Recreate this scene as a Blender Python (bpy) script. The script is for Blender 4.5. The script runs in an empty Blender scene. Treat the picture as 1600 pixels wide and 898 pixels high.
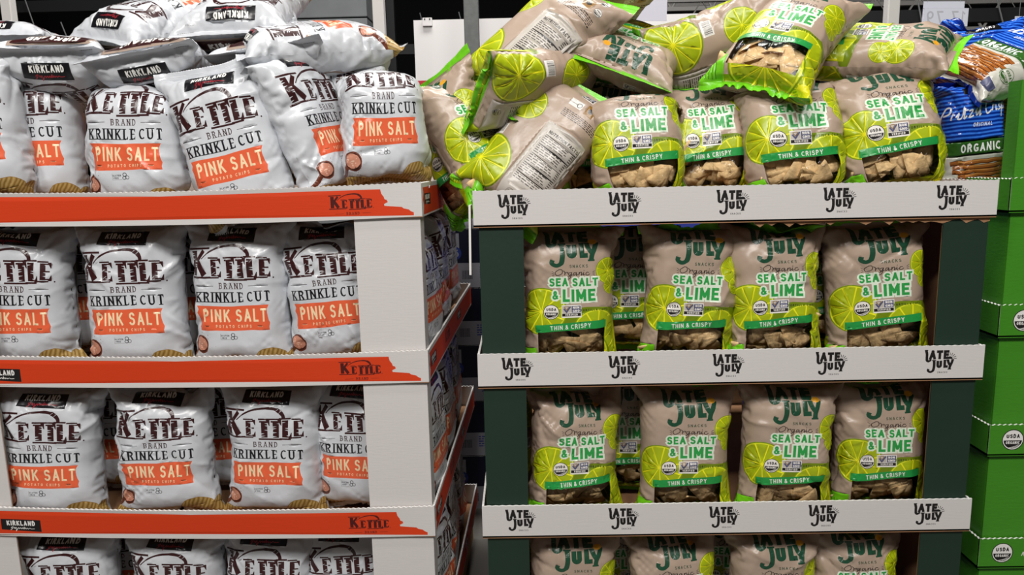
import bpy, math, random
import numpy as np
from mathutils import Vector, Matrix, Euler
from mathutils.geometry import delaunay_2d_cdt

scene = bpy.context.scene
COL = scene.collection
R = math.radians

# ------------------------------------------------------------------ camera
CAM_Z = 1.44
PITCH, ROLL, YAW = 0.1644, -0.0217, -0.0131
_f = Vector((math.sin(YAW) * math.cos(PITCH), math.cos(YAW) * math.cos(PITCH), -math.sin(PITCH)))
_r0 = Vector((math.cos(YAW), -math.sin(YAW), 0)); _u0 = _r0.cross(_f)
_r = _r0 * math.cos(ROLL) + _u0 * math.sin(ROLL); _u = -_r0 * math.sin(ROLL) + _u0 * math.cos(ROLL)
cam = bpy.data.objects.new('camera', bpy.data.cameras.new('camera')); COL.objects.link(cam)
cam.matrix_world = Matrix(((_r.x, _u.x, -_f.x, 0), (_r.y, _u.y, -_f.y, 0), (_r.z, _u.z, -_f.z, CAM_Z), (0, 0, 0, 1)))
cam.data.sensor_width = 36; cam.data.lens = 1155 / 1600 * 36
cam.data.clip_start = .05; cam.data.clip_end = 100
scene.camera = cam

def at(px, py, Y):
    """the point of the place at depth Y seen at a pixel of the photograph"""
    d = _f * 1155 + _r * (px - 800) + _u * (449 - py)
    d *= Y / d.y
    return Vector((d.x, d.y, d.z + CAM_Z))

# ------------------------------------------------------------------ light
world = bpy.data.worlds.new('warehouse'); scene.world = world; world.use_nodes = True
world.node_tree.nodes['Background'].inputs[0].default_value = (1, .98, .96, 1)
world.node_tree.nodes['Background'].inputs[1].default_value = .045
def area(name, loc, target, energy, sx, sy, col=(1, .97, .93)):
    l = bpy.data.lights.new(name, 'AREA'); l.shape = 'RECTANGLE'; l.size = sx; l.size_y = sy; l.energy = energy; l.color = col
    o = bpy.data.objects.new(name, l); COL.objects.link(o); o.location = loc
    o.rotation_euler = (Vector(target) - Vector(loc)).to_track_quat('-Z', 'Y').to_euler()
    return o
area('panel_fill_light', (-2.4, -2.2, 4.7), (-.6, 1.8, 1.0), 112, 1.2, .35)
area('panel_fill_light', (-.5, -2.0, 5.0), (-.3, 1.9, 1.0), 118, 1.2, .35)
area('panel_fill_light', (1.5, -1.8, 5.2), (.6, 1.9, 1.0), 114, 1.2, .35)
area('panel_fill_light', (-.2, .6, 5.6), (0, 1.9, 1.2), 50, 1.2, .35)
area('panel_fill_light', (.3, 3.6, 5.6), (.2, 5.0, 1.7), 250, 3.0, .9)  # added back light, aimed to brighten the striped panel behind the displays
scene.view_settings.view_transform = 'Standard'; scene.view_settings.look = 'None'
scene.view_settings.exposure = 0.0; scene.view_settings.gamma = 1; scene.view_settings.use_curve_mapping = False

# ------------------------------------------------------------------ materials
def srgb(h):
    v = [int(h[i:i + 2], 16) / 255 for i in (0, 2, 4)]
    return tuple((c / 12.92 if c <= .04045 else ((c + .055) / 1.055) ** 2.4) for c in v) + (1,)
MATS = {}
def mat(name, hexcol, rough=.5, spec=.5, bump=0., bscale=80., metal=0., var=0., stretch=None, vscale=6.):
    if name in MATS: return MATS[name]
    m = bpy.data.materials.new(name); m.use_nodes = True; nt = m.node_tree; b = nt.nodes['Principled BSDF']
    c = srgb(hexcol); b.inputs['Base Color'].default_value = c
    b.inputs['Roughness'].default_value = rough; b.inputs['Specular IOR Level'].default_value = spec; b.inputs['Metallic'].default_value = metal
    tc = nt.nodes.new('ShaderNodeTexCoord')
    src = tc.outputs['Object']
    if stretch:
        mp = nt.nodes.new('ShaderNodeMapping'); mp.inputs['Scale'].default_value = stretch
        nt.links.new(src, mp.inputs[0]); src = mp.outputs[0]
    if bump:
        n = nt.nodes.new('ShaderNodeTexNoise'); n.inputs['Scale'].default_value = bscale; n.inputs['Detail'].default_value = 3
        nt.links.new(src, n.inputs['Vector'])
        bp = nt.nodes.new('ShaderNodeBump'); bp.inputs['Strength'].default_value = bump; bp.inputs['Distance'].default_value = .004
        nt.links.new(n.outputs['Fac'], bp.inputs['Height']); nt.links.new(bp.outputs[0], b.inputs['Normal'])
    if var:
        n2 = nt.nodes.new('ShaderNodeTexNoise'); n2.inputs['Scale'].default_value = vscale; n2.inputs['Detail'].default_value = 5
        nt.links.new(src, n2.inputs['Vector'])
        mx = nt.nodes.new('ShaderNodeMix'); mx.data_type = 'RGBA'
        mx.inputs['A'].default_value = tuple(min(1, x * (1 + var)) for x in c[:3]) + (1,)
        mx.inputs['B'].default_value = tuple(x * (1 - var) for x in c[:3]) + (1,)
        rp = nt.nodes.new('ShaderNodeMapRange'); rp.inputs['From Min'].default_value = .35; rp.inputs['From Max'].default_value = .65
        nt.links.new(n2.outputs['Fac'], rp.inputs[0]); nt.links.new(rp.outputs[0], mx.inputs['Factor'])
        nt.links.new(mx.outputs['Result'], b.inputs['Base Color'])
    MATS[name] = m
    return m
def wave_mat(name, cols, scale, rough=.4, distort=2., spec=.5, direction='X', rot=0., detail=2.):
    """stripes printed along the panel coordinates"""
    m = bpy.data.materials.new(name); m.use_nodes = True; nt = m.node_tree; b = nt.nodes['Principled BSDF']
    b.inputs['Roughness'].default_value = rough; b.inputs['Specular IOR Level'].default_value = spec
    uv = nt.nodes.new('ShaderNodeUVMap'); mp = nt.nodes.new('ShaderNodeMapping'); mp.inputs['Rotation'].default_value = (0, 0, rot)
    w = nt.nodes.new('ShaderNodeTexWave'); w.bands_direction = direction; w.inputs['Scale'].default_value = scale
    w.inputs['Distortion'].default_value = distort; w.inputs['Detail'].default_value = detail
    rp = nt.nodes.new('ShaderNodeValToRGB')
    while len(rp.color_ramp.elements) < len(cols): rp.color_ramp.elements.new(.5)
    for i, (p, c) in enumerate(cols): rp.color_ramp.elements[i].position = p; rp.color_ramp.elements[i].color = srgb(c)
    nt.links.new(uv.outputs[0], mp.inputs[0]); nt.links.new(mp.outputs[0], w.inputs[0]); nt.links.new(w.outputs['Color'], rp.inputs[0])
    nt.links.new(rp.outputs[0], b.inputs['Base Color']); MATS[name] = m
    return m
FR, FS = .28, .5      # film gloss
for nm, hx in dict(film_white='cdd0d5', ink_maroon='38191a', ink_black='17161a', ink_coral='e2633f', ink_cream='f3d9b0', ink_white='ecebe6',
                   ink_red='a32a35', wood='6e3a2a', wood_dark='42201a', salt='c98a73', salt_light='e7bba4', speck='7b5f5c', ink_grey='8d8b8c', kraft_box='a08d80',
                   chip_edge='a07f45').items():
    mat(nm, hx, FR, FS, bump=.2, bscale=38)
for nm, hx in dict(film_kraft='ad9887', ink_green='1f4a35', ink_leaf='2f9a49', ink_mint='dbe6d3', ink_ink='211e1d', band_green='239043', lime_flesh='a4b414',
                   lime_rind='7c9410', lime_pith='d6dc2a', lime_yellow='e8e321', patch_green='6fc41c', corner_green='3f8d1c', sun='e0a02a', badge_white='e6e2dc', badge_slate='4f5272',
                   facts='bdb6ad', bronze='8a6428', seal_green='72cf1e', lime_deep='6d8210').items():
    mat(nm, hx, FR + .04, FS, bump=.2, bscale=38)
for nm, hx in dict(film_pearl='c9c7bd', ink_forest='2f5e22', pretzel='9a5a28', pretzel_dark='4f2410', pretzel_light='c98a4c', ink_snow='f2f2f2').items():
    mat(nm, hx, .18, .5, bump=.1, bscale=40)
wave_mat('chip_print', [(0., '8a6a30'), (.45, 'a6864a'), (1., 'bd9e62')], 34., .36, 3., rot=.35)
wave_mat('film_blue', [(0., '0b2a86'), (.5, '1140b0'), (.62, '2a6ae0'), (1., '3d80ee')], 30., .16, .6, direction='Y')
# clear film of a window
m = bpy.data.materials.new('clear_film'); m.use_nodes = True; nt = m.node_tree; nt.nodes.clear()
o_ = nt.nodes.new('ShaderNodeOutputMaterial'); mx = nt.nodes.new('ShaderNodeMixShader'); tr = nt.nodes.new('ShaderNodeBsdfTransparent'); gl = nt.nodes.new('ShaderNodeBsdfGlossy')
gl.inputs['Roughness'].default_value = .1; fr = nt.nodes.new('ShaderNodeFresnel'); fr.inputs['IOR'].default_value = 1.35
nz = nt.nodes.new('ShaderNodeTexNoise'); nz.inputs['Scale'].default_value = 55; tcn = nt.nodes.new('ShaderNodeTexCoord'); bp = nt.nodes.new('ShaderNodeBump'); bp.inputs['Strength'].default_value = .5; bp.inputs['Distance'].default_value = .006
nt.links.new(tcn.outputs['Object'], nz.inputs[0]); nt.links.new(nz.outputs['Fac'], bp.inputs['Height']); nt.links.new(bp.outputs[0], gl.inputs['Normal'])
nt.links.new(fr.outputs[0], mx.inputs[0]); nt.links.new(tr.outputs[0], mx.inputs[1]); nt.links.new(gl.outputs[0], mx.inputs[2]); nt.links.new(mx.outputs[0], o_.inputs[0])
MATS['window'] = m
mat('tortilla', 'e2c08c', .75, .3, bump=.35, bscale=160, var=.2, vscale=60)
mat('board_white', 'cfcbc9', .7, .3, bump=.06, bscale=30, stretch=(1, 1, 8))
mat('board_orange', 'd13d16', .6, .3, bump=.06, bscale=30, stretch=(1, 1, 8))
mat('board_maroon', '4a1614', .6, .3)
mat('board_black', '1c1a1a', .6, .3)
mat('board_edge', 'e4e2df', .8, .2)
mat('board_kraft', '9b7455', .85, .2, bump=.2, bscale=40, var=.1)
mat('board_forest', '1a3025', .55, .4, bump=.1, bscale=60, var=.08, vscale=3)
mat('board_green', '3f861f', .45, .4, bump=.15, bscale=40, stretch=(1, 1, 4))
mat('board_leaf', '5fa838', .6, .4)

# ------------------------------------------------------------------ objects
def tag(o, label=None, cat=None, group=None, kind=None):
    if label: o['label'] = label
    if cat: o['category'] = cat
    if group: o['group'] = group
    if kind: o['kind'] = kind
    return o
def empty(name, loc=(0, 0, 0), rot=None):
    o = bpy.data.objects.new(name, None); COL.objects.link(o); o.empty_display_size = .05
    o.location = loc
    if rot is not None: o.rotation_euler = rot
    return o
def link(name, me, parent=None):
    o = bpy.data.objects.new(name, me); COL.objects.link(o)
    if parent is not None: o.parent = parent
    return o
def mesh_np(name, V, T, mats=None, mi=None, uv=None, smooth=True):
    """mesh from vertex array and triangle array"""
    me = bpy.data.meshes.new(name); V = np.asarray(V, np.float32); T = np.asarray(T, np.int32)
    k = T.shape[1]
    me.vertices.add(len(V)); me.vertices.foreach_set('co', V.ravel())
    me.loops.add(len(T) * k); me.loops.foreach_set('vertex_index', T.ravel())
    me.polygons.add(len(T)); me.polygons.foreach_set('loop_start', np.arange(0, len(T) * k, k, dtype=np.int32))
    for m in (mats or []): me.materials.append(MATS[m] if isinstance(m, str) else m)
    if mi is not None: me.polygons.foreach_set('material_index', np.asarray(mi, np.int32))
    me.polygons.foreach_set('use_smooth', np.full(len(T), bool(smooth)))
    if uv is not None:
        l = me.uv_layers.new(name='UVMap'); l.data.foreach_set('uv', np.asarray(uv, np.float32)[T.ravel()].ravel())
    me.update(calc_edges=True); me.validate()
    return me
class MB:
    """collects boxes, bars and tubes into one mesh"""
    def __init__(s): s.v = []; s.f = []; s.m = []; s.mats = []
    def mid(s, m):
        if m not in s.mats: s.mats.append(m)
        return s.mats.index(m)
    def add(s, vs, fs, m):
        b = len(s.v); s.v += [tuple(v) for v in vs]; s.f += [tuple(b + i for i in f) for f in fs]; s.m += [s.mid(m)] * len(fs)
    def box(s, lo, hi, m):
        x0, y0, z0 = lo; x1, y1, z1 = hi
        s.add([(x0, y0, z0), (x1, y0, z0), (x1, y1, z0), (x0, y1, z0), (x0, y0, z1), (x1, y0, z1), (x1, y1, z1), (x0, y1, z1)],
              [(0, 3, 2, 1), (4, 5, 6, 7), (0, 1, 5, 4), (1, 2, 6, 5), (2, 3, 7, 6), (3, 0, 4, 7)], m)
    def prism(s, poly, z0, z1, m):
        n = len(poly)
        s.add([(x, y, z0) for x, y in poly] + [(x, y, z1) for x, y in poly],
              [tuple(range(n))[::-1], tuple(range(n, 2 * n))] + [(i, (i + 1) % n, n + (i + 1) % n, n + i) for i in range(n)], m)
    def tube(s, pts, r, m, n=8):
        pts = [Vector(p) for p in pts]; rings = []
        for i, p in enumerate(pts):
            d = (pts[min(i + 1, len(pts) - 1)] - pts[max(i - 1, 0)]).normalized()
            a = d.orthogonal().normalized(); b = d.cross(a)
            rings.append([p + (a * math.cos(6.2832 * k / n) + b * math.sin(6.2832 * k / n)) * r for k in range(n)])
        vs = [v for q in rings for v in q]
        fs = [(i * n + k, i * n + (k + 1) % n, (i + 1) * n + (k + 1) % n, (i + 1) * n + k) for i in range(len(pts) - 1) for k in range(n)]
        fs += [tuple(range(n))[::-1], tuple((len(pts) - 1) * n + k for k in range(n))]
        s.add(vs, fs, m)
    def build(s, name, parent=None, bevel=0):
        me = bpy.data.meshes.new(name); me.from_pydata(s.v, [], s.f)
        for m in s.mats: me.materials.append(MATS[m])
        me.polygons.foreach_set('material_index', s.m); me.update()
        o = link(name, me, parent)
        if bevel:
            b = o.modifiers.new('bevel', 'BEVEL'); b.width = bevel; b.segments = 2; b.limit_method = 'ANGLE'
        return o
# ------------------------------------------------------------------ printed artwork: polygons in panel metres, later ones on top
def arc(cx, cy, rx, ry, a0, a1, n=8):
    return [(cx + rx * math.cos(R(a0 + (a1 - a0) * i / n)), cy + ry * math.sin(R(a0 + (a1 - a0) * i / n))) for i in range(n + 1)]
S_ = [(.5, .8)] + arc(.28, .76, .24, .24, 20, 230, 8) + arc(.28, .26, .27, .26, 60, -160, 9)
GLY = {
 'A': (.62, [[(0, 0), (.31, 1)], [(.31, 1), (.62, 0)], [(.11, .3), (.51, .3)]]),
 'B': (.54, [[(0, 0), (0, 1)], [(0, 1), (.28, 1)] + arc(.28, .77, .2, .23, 90, -90, 6) + [(0, .54)], [(.25, .54)] + arc(.28, .27, .25, .27, 90, -90, 6) + [(0, 0)]]),
 'C': (.56, [arc(.34, .5, .34, .5, 48, 312, 10)]),
 'D': (.56, [[(0, 0), (0, 1)], [(0, 1), (.2, 1)] + arc(.2, .5, .36, .5, 90, -90, 8) + [(0, 0)]]),
 'E': (.46, [[(0, 0), (0, 1)], [(0, 1), (.46, 1)], [(0, .52), (.4, .52)], [(0, 0), (.46, 0)]]),
 'F': (.46, [[(0, 0), (0, 1)], [(0, 1), (.46, 1)], [(0, .5), (.4, .5)]]),
 'G': (.6, [arc(.34, .5, .34, .5, 48, 300, 10) + [(.6, .1), (.6, .42), (.36, .42)]]),
 'H': (.54, [[(0, 0), (0, 1)], [(.54, 0), (.54, 1)], [(0, .52), (.54, .52)]]),
 'I': (.0, [[(0, 0), (0, 1)]]),
 'J': (.42, [[(.42, 1), (.42, .25)] + arc(.2, .22, .22, .22, 0, -160, 7)]),
 'K': (.56, [[(0, 0), (0, 1)], [(.53, 1), (.04, .42)], [(.18, .58), (.56, 0)]]),
 'L': (.44, [[(0, 1), (0, 0)], [(0, 0), (.44, 0)]]),
 'M': (.74, [[(0, 0), (0, 1)], [(0, 1), (.37, .25)], [(.37, .25), (.74, 1)], [(.74, 1), (.74, 0)]]),
 'N': (.58, [[(0, 0), (0, 1)], [(0, 1), (.58, 0)], [(.58, 0), (.58, 1)]]),
 'O': (.64, [arc(.32, .5, .32, .5, 90, 450, 16)]),
 'P': (.5, [[(0, 0), (0, 1)], [(0, 1), (.26, 1)] + arc(.26, .75, .24, .25, 90, -90, 7) + [(0, .5)]]),
 'R': (.54, [[(0, 0), (0, 1)], [(0, 1), (.26, 1)] + arc(.26, .76, .23, .24, 90, -90, 7) + [(0, .52)], [(.3, .46), (.54, 0)]]),
 'S': (.54, [S_]),
 'T': (.56, [[(.28, 0), (.28, 1)], [(0, 1), (.56, 1)]]),
 'U': (.56, [[(0, 1), (0, .3)] + arc(.28, .28, .28, .28, 180, 360, 8) + [(.56, 1)]]),
 'V': (.58, [[(0, 1), (.29, 0)], [(.29, 0), (.58, 1)]]),
 'X': (.56, [[(0, 0), (.56, 1)], [(0, 1), (.56, 0)]]),
 'Y': (.58, [[(0, 1), (.29, .45)], [(.58, 1), (.29, .45)], [(.29, .45), (.29, 0)]]),
 'Z': (.54, [[(0, 1), (.54, 1), (0, 0), (.54, 0)]]),
 '&': (.62, [[(.62, .02), (.2, .62)] + arc(.27, .8, .15, .2, 215, -20, 7) + [(.34, .6), (.12, .42)] + arc(.24, .22, .22, .22, 130, 330, 7) + [(.58, .45)]]),
 '1': (.2, [[(0, .8), (.2, 1), (.2, 0)]]),
 '5': (.5, [[(.46, 1), (.06, 1), (.03, .56)] + arc(.24, .31, .27, .31, 120, -150, 9)]),
 '7': (.5, [[(0, 1), (.5, 1), (.18, 0)]]),
 '9': (.5, [arc(.25, .7, .25, .3, 0, 360, 12), [(.5, .7), (.4, .2), (.2, 0)]]),
 '.': (.04, [[(0, 0), (.04, 0)]]),
}
def catmull(pts, n=5):
    P = [pts[0]] + list(pts) + [pts[-1]]; out = []
    for i in range(1, len(P) - 2):
        for k in range(n):
            t = k / n; a, b, c, d = P[i - 1:i + 3]
            out.append(tuple(.5 * ((2 * b[q]) + (-a[q] + c[q]) * t + (2 * a[q] - 5 * b[q] + 4 * c[q] - d[q]) * t * t + (-a[q] + 3 * b[q] - 3 * c[q] + d[q]) * t ** 3) for q in (0, 1)))
    out.append(tuple(pts[-1])); return out
class Art:
    def __init__(s): s.polys = []
    def add(s, poly, m): s.polys.append(([(float(x), float(y)) for x, y in poly], m))
    def rect(s, x0, y0, x1, y1, m): s.add([(x0, y0), (x1, y0), (x1, y1), (x0, y1)], m)
    def disc(s, cx, cy, rx, m, ry=None, n=24, a0=0, a1=360):
        pts = arc(cx, cy, rx, ry or rx, a0, a1, n)
        s.add(pts[:-1] if a1 - a0 >= 360 else pts + [(cx, cy)], m)
    def strip(s, pts, w, m, ext=0.):
        """a pen line of width w (number or one per point)"""
        P = np.array(pts, float); n = len(P)
        closed = n > 3 and np.hypot(*(P[0] - P[-1])) < 1e-6
        D = P[1:] - P[:-1]; L = np.hypot(D[:, 0], D[:, 1])[:, None] + 1e-9; D = D / L
        if ext and not closed: P[0] = P[0] - D[0] * ext; P[-1] = P[-1] + D[-1] * ext
        Nn = np.stack([-D[:, 1], D[:, 0]], 1); W = np.broadcast_to(np.asarray(w, float), (n,))
        off = np.zeros((n, 2))
        for i in range(n):
            a = Nn[i - 1] if i else (Nn[-1] if closed else Nn[0]); b = Nn[i] if i < n - 1 else (Nn[0] if closed else Nn[-1])
            q = a + b; l = q @ q
            q = q * (2 / max(l, .9)) if l > 1e-6 else a
            off[i] = q * W[i] / 2
        A = P + off; B = P - off
        for i in range(n - 1): s.add([A[i], A[i + 1], B[i + 1], B[i]], m)
    def text(s, t, x, y, h, w, m, sp=.12, style='sans', sx=1., rot=0., halo=None, hw=0., align='c', curve=0., thin=.36, word=.32, slant=0.):
        """pen lettering; x is the centre (or the left end), y the baseline, h the height, w the pen as a share of h"""
        pos = []; X = 0.
        for ch in t:
            if ch == ' ': X += word; continue
            g = GLY[ch]; pos.append((X, g)); X += g[0] * sx * (1 - w) + w + sp
        X -= sp
        ox = -X / 2 if align == 'c' else 0.
        cr, sr = math.cos(rot), math.sin(rot)
        def tf(p):
            px = (p[0] + ox) * h; py = p[1] * h
            px += slant * py; py -= curve * px * px
            return (x + px * cr - py * sr, y + px * sr + py * cr)
        def go(extra, mm):
            for X0, (gw, strokes) in pos:
                for st in strokes:
                    q = [(X0 + w / 2 + p[0] * sx * (1 - w), w / 2 + p[1] * (1 - w)) for p in st]
                    ww = w
                    if style == 'serif':
                        P = np.array(q); D = np.diff(P, axis=0); D = D / (np.hypot(D[:, 0], D[:, 1])[:, None] + 1e-9)
                        f = np.where(np.abs(D[:, 0]) < .12, 1., np.where(D[:, 0] * D[:, 1] < 0, .85, .45))
                        f = np.where(np.abs(D[:, 1]) < .12, 0., f); f = thin + (1 - thin) * f
                        ww = np.concatenate([[f[0]], (f[1:] + f[:-1]) / 2, [f[-1]]]) * w
                    e = .5 * (w if style != 'serif' else w * thin)
                    s.strip([tf(p) for p in q], (np.asarray(ww) + extra) * h, mm, ext=(e if style == 'sans' else e * .9) * h * (.98 if len(q) == 2 else .3) + extra * h / 2)
                    if style == 'serif':
                        for a, b in ((q[0], q[1]), (q[-1], q[-2])):
                            dx, dy = abs(a[0] - b[0]), abs(a[1] - b[1])
                            hh = (w * thin + extra) * h
                            if dy > dx * .7 and (a[1] < w or a[1] > 1 - w):
                                e_ = w * .62 + .10
                                yy = a[1] + (w / 2 - w * thin / 2) * (-1 if a[1] < .5 else 1)
                                s.strip([tf((a[0] - e_, yy)), tf((a[0] + e_, yy))], hh, mm, ext=extra * h / 2)
                            elif dy < 1e-6 and dx > .1 and a[0] > b[0] and (a[1] < w or a[1] > 1 - w) and len(q) == 2:
                                k = -1 if a[1] > .5 else 1
                                yy = a[1] + (w / 2) * -k * .6
                                s.add([tf((a[0] - .12, yy)), tf((a[0] + .06, yy)), tf((a[0] + .06, yy + k * .28)), tf((a[0] + .03, yy + k * .28))][::1], mm)
        if halo: go(hw, halo)
        go(0., m)
        return X * h
    def script(s, curves, x, y, h, w, m, rot=0., slant=.0, sx=1.):
        cr, sr = math.cos(rot), math.sin(rot)
        for c in curves:
            q = []
            for a, b in catmull(c, 4):
                px = (a * sx + slant * b) * h; py = b * h
                q.append((x + px * cr - py * sr, y + px * sr + py * cr))
            s.strip(q, w * h, m)
    def place(s, other, x, y, k=1., rot=0., remap=None):
        cr, sr = math.cos(rot), math.sin(rot)
        for poly, m in other.polys:
            s.add([(x + k * (a * cr - b * sr), y + k * (a * sr + b * cr)) for a, b in poly], (remap or {}).get(m, m))
    def lime(s, cx, cy, r, rot=0., nseg=10, a0=0, a1=360, rind='lime_rind'):
        n = max(8, int((a1 - a0) / 12))
        s.disc(cx, cy, r, rind, n=n, a0=a0, a1=a1)
        s.disc(cx, cy, r * .95, 'lime_pith', n=n, a0=a0, a1=a1); s.disc(cx, cy, r * .90, 'lime_flesh', n=n, a0=a0, a1=a1)
        for k in range(nseg):
            a = 360 * k / nseg + rot
            if not (a0 <= a % 360 <= a1): continue
            e = R(a); c, si = math.cos(e), math.sin(e); t = r * .02
            s.add([(cx - si * t * .6, cy + c * t * .6), (cx + c * r * .91 - si * t * 1.4, cy + si * r * .91 + c * t * 1.4), (cx + c * r * .91 + si * t * 1.4, cy + si * r * .91 - c * t * 1.4), (cx + si * t * .6, cy - c * t * .6)], 'lime_yellow')
        s.disc(cx, cy, r * .07, 'lime_yellow', n=8)

def cut_sheet(art, outline, step=None, bg='film'):
    """one triangulated sheet: outline filled with bg, artwork cut into it.  returns V2 (n,2), tris, material names, index"""
    vs = list(outline); es = [(i, (i + 1) % len(outline)) for i in range(len(outline))]
    for p, m in art.polys:
        b = len(vs); vs.extend(p); es += [(b + i, b + (i + 1) % len(p)) for i in range(len(p))]
    if step:
        xs = [p[0] for p in outline]; ys = [p[1] for p in outline]
        x0, x1, y0, y1 = min(xs), max(xs), min(ys), max(ys)
        nx = max(2, round((x1 - x0) / step)); ny = max(2, round((y1 - y0) / step))
        for j in range(ny + 1):
            o = 0 if j % 2 else .5
            for i in range(nx + 1):
                fx = (i + (o if 0 < j < ny and i < nx else 0)) / nx
                vs.append((x0 + (x1 - x0) * fx, y0 + (y1 - y0) * j / ny))
    K = 100.
    out = delaunay_2d_cdt([Vector((x * K, y * K)) for x, y in vs], es, [], 0, 2e-4, False)
    V = np.array([(p[0] / K, p[1] / K) for p in out[0]]); T = np.array([f for f in out[2] if len(f) == 3], np.int32)
    c = V[T].mean(1); od = np.argsort(c[:, 0]); T = T[od]; c = c[od]
    def inside(poly):
        P = np.array(poly); i0 = np.searchsorted(c[:, 0], P[:, 0].min()); i1 = np.searchsorted(c[:, 0], P[:, 0].max())
        q = c[i0:i1]; k = np.nonzero((q[:, 1] > P[:, 1].min()) & (q[:, 1] < P[:, 1].max()))[0]
        if not len(k): return k
        x = q[k, 0][:, None]; y = q[k, 1][:, None]; A = P; B = np.roll(P, -1, 0)
        left = (B[:, 0] - A[:, 0]) * (y - A[:, 1]) - (x - A[:, 0]) * (B[:, 1] - A[:, 1])
        wn = ((A[:, 1] <= y) & (B[:, 1] > y) & (left > 0)).sum(1) - ((A[:, 1] > y) & (B[:, 1] <= y) & (left < 0)).sum(1)
        return i0 + k[wn != 0]
    mats = [bg]; mi = np.full(len(T), -1, np.int32); mi[inside(outline)] = 0
    for p, m in art.polys:
        k = inside(p)
        if not len(k): continue
        if m not in mats: mats.append(m)
        mi[k[mi[k] >= 0]] = mats.index(m)
    keep = mi >= 0
    return V, T[keep], mats, mi[keep]

def board(name, sheet, mapf, thick, normal, parent=None, back='board_white'):
    """a sheet of card with the artwork on its face: mapf turns panel metres into a point, normal points into the card"""
    V2, T, mats, mi = sheet
    V = np.array([mapf(x, y) for x, y in V2]); Nn = np.array(normal, float); n = len(V)
    ed = {}
    for t in T:
        for a, b in ((t[0], t[1]), (t[1], t[2]), (t[2], t[0])):
            if (b, a) in ed: del ed[(b, a)]
            else: ed[(a, b)] = 1
    E_ = np.array(list(ed.keys()))
    mats = list(mats)
    for q in (back, 'board_edge'):
        if q not in mats: mats.append(q)
    VV = np.concatenate([V, V + Nn * thick]); TT = [T, T[:, ::-1] + n]
    side = np.concatenate([np.stack([E_[:, 1], E_[:, 0], E_[:, 0] + n], 1), np.stack([E_[:, 1], E_[:, 0] + n, E_[:, 1] + n], 1)])
    TT.append(side)
    M = np.concatenate([mi, np.full(len(T), mats.index(back)), np.full(len(side), mats.index('board_edge'))])
    return link(name, mesh_np(name, VV, np.concatenate(TT), mats, M, smooth=False), parent)
# ------------------------------------------------------------------ the printed artwork of each kind of bag and board
rnd = random.Random(7)
def kettle_logo(m, cut):
    a = Art()
    a.text('K', -.52, 0, .345, .25, m, style='serif', thin=.26, align='l', sx=1.0)
    a.strip(catmull([(-.36, .215), (-.26, .29), (-.12, .345), (.06, .362), (.17, .34), (.235, .285), (.245, .235)], 4),
            [.012] * 4 + [.02] * 4 + [.026] * 4 + [.034] * 4 + [.05] * 4 + [.045] * 4 + [.02], m)
    a.text('E', -.235, .0, .235, .27, m, style='serif', thin=.26, align='l', sx=1.0)
    a.text('T', -.09, -.025, .265, .29, m, style='serif', thin=.26, align='l', sx=1.0)
    a.text('T', .055, -.025, .265, .29, m, style='serif', thin=.26, align='l', sx=1.0)
    a.text('L', .225, -.02, .265, .29, m, style='serif', thin=.26, align='l', sx=.85)
    a.text('E', .375, .0, .235, .27, m, style='serif', thin=.26, align='l', sx=1.05)
    a.disc(.535, .005, .01, m, n=8)
    if cut:
        r = random.Random(3)
        for x, y0, y1, k in ((-.475, .04, .3, 8), (-.205, .03, .2, 3), (.005, .0, .2, 5), (.15, .0, .2, 5), (.265, .02, .2, 4), (.41, .03, .2, 3)):
            for i in range(k):
                y = y0 + (y1 - y0) * (i + r.random() * .6) / k; s = r.choice((-1, 1)); l = r.uniform(.03, .06)
                a.add([(x + s * .046, y), (x + s * (.046 - l), y + .013), (x + s * .046, y + .015)], cut)
        for x, y, l in ((-.29, .10, .08), (-.33, .2, .06), (.12, .31, .06), (.17, .29, .05), (-.25, .03, .06)):
            a.add([(x, y), (x + l, y + .035), (x + l + .004, y + .044)], cut)
    return a
def july_logo(m, sun=None, rays=None, snacks=True):
    a = Art(); w = .098
    a.strip(catmull([(-.47, .43), (-.435, .3), (-.43, .16), (-.415, .05), (-.34, .03), (-.27, .085)], 4), [.10] * 4 + [w] * 8 + [.09] * 4 + [.075] * 4 + [.05], m)
    a.strip([(-.52, .435), (-.40, .435)], .035, m)
    a.text('ATE', -.345, .095, .335, .29, m, align='l', sp=.07, sx=.98)
    a.strip([(-.36, .105), (-.25, .105)], .03, m); a.strip([(-.20, .105), (-.11, .105)], .03, m)
    a.strip(catmull([(-.165, .055), (-.15, -.05), (-.15, -.2), (-.18, -.33), (-.27, -.38), (-.355, -.335), (-.345, -.265)], 4), [w] * 13 + [.08] * 8 + [.09] * 3 + [.10], m)
    a.strip([(-.24, .055), (-.085, .055)], .036, m)
    a.text('U', -.065, -.24, .31, .31, m, align='l', sx=.92, rot=.03); a.text('L', .19, -.235, .31, .31, m, align='l', sx=.72, rot=.03)
    a.strip(catmull([(.335, .06), (.375, -.05), (.43, -.135)], 4), w * .95, m)
    a.strip(catmull([(.515, .07), (.475, -.07), (.43, -.18), (.415, -.29)], 4), w * .95, m)
    a.strip([(.35, -.285), (.48, -.28)], .036, m); a.strip([(.28, .065), (.39, .068)], .034, m); a.strip([(.46, .072), (.56, .076)], .034, m)
    if snacks: a.text('SNACKS', .165, -.43, .065, .16, m, sp=.35)
    if sun: a.disc(.45, .11, .085, sun, ry=.06, n=14)
    if rays:
        a.disc(.41, .1, .1, rays, n=12, a0=0, a1=180)
        for k in range(9):
            e = R(5 + 170 * k / 8); c, s = math.cos(e), math.sin(e)
            a.strip([(.41 + .13 * c, .1 + .13 * s), (.41 + .24 * c, .1 + .24 * s)], .022, rays)
    return a
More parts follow.
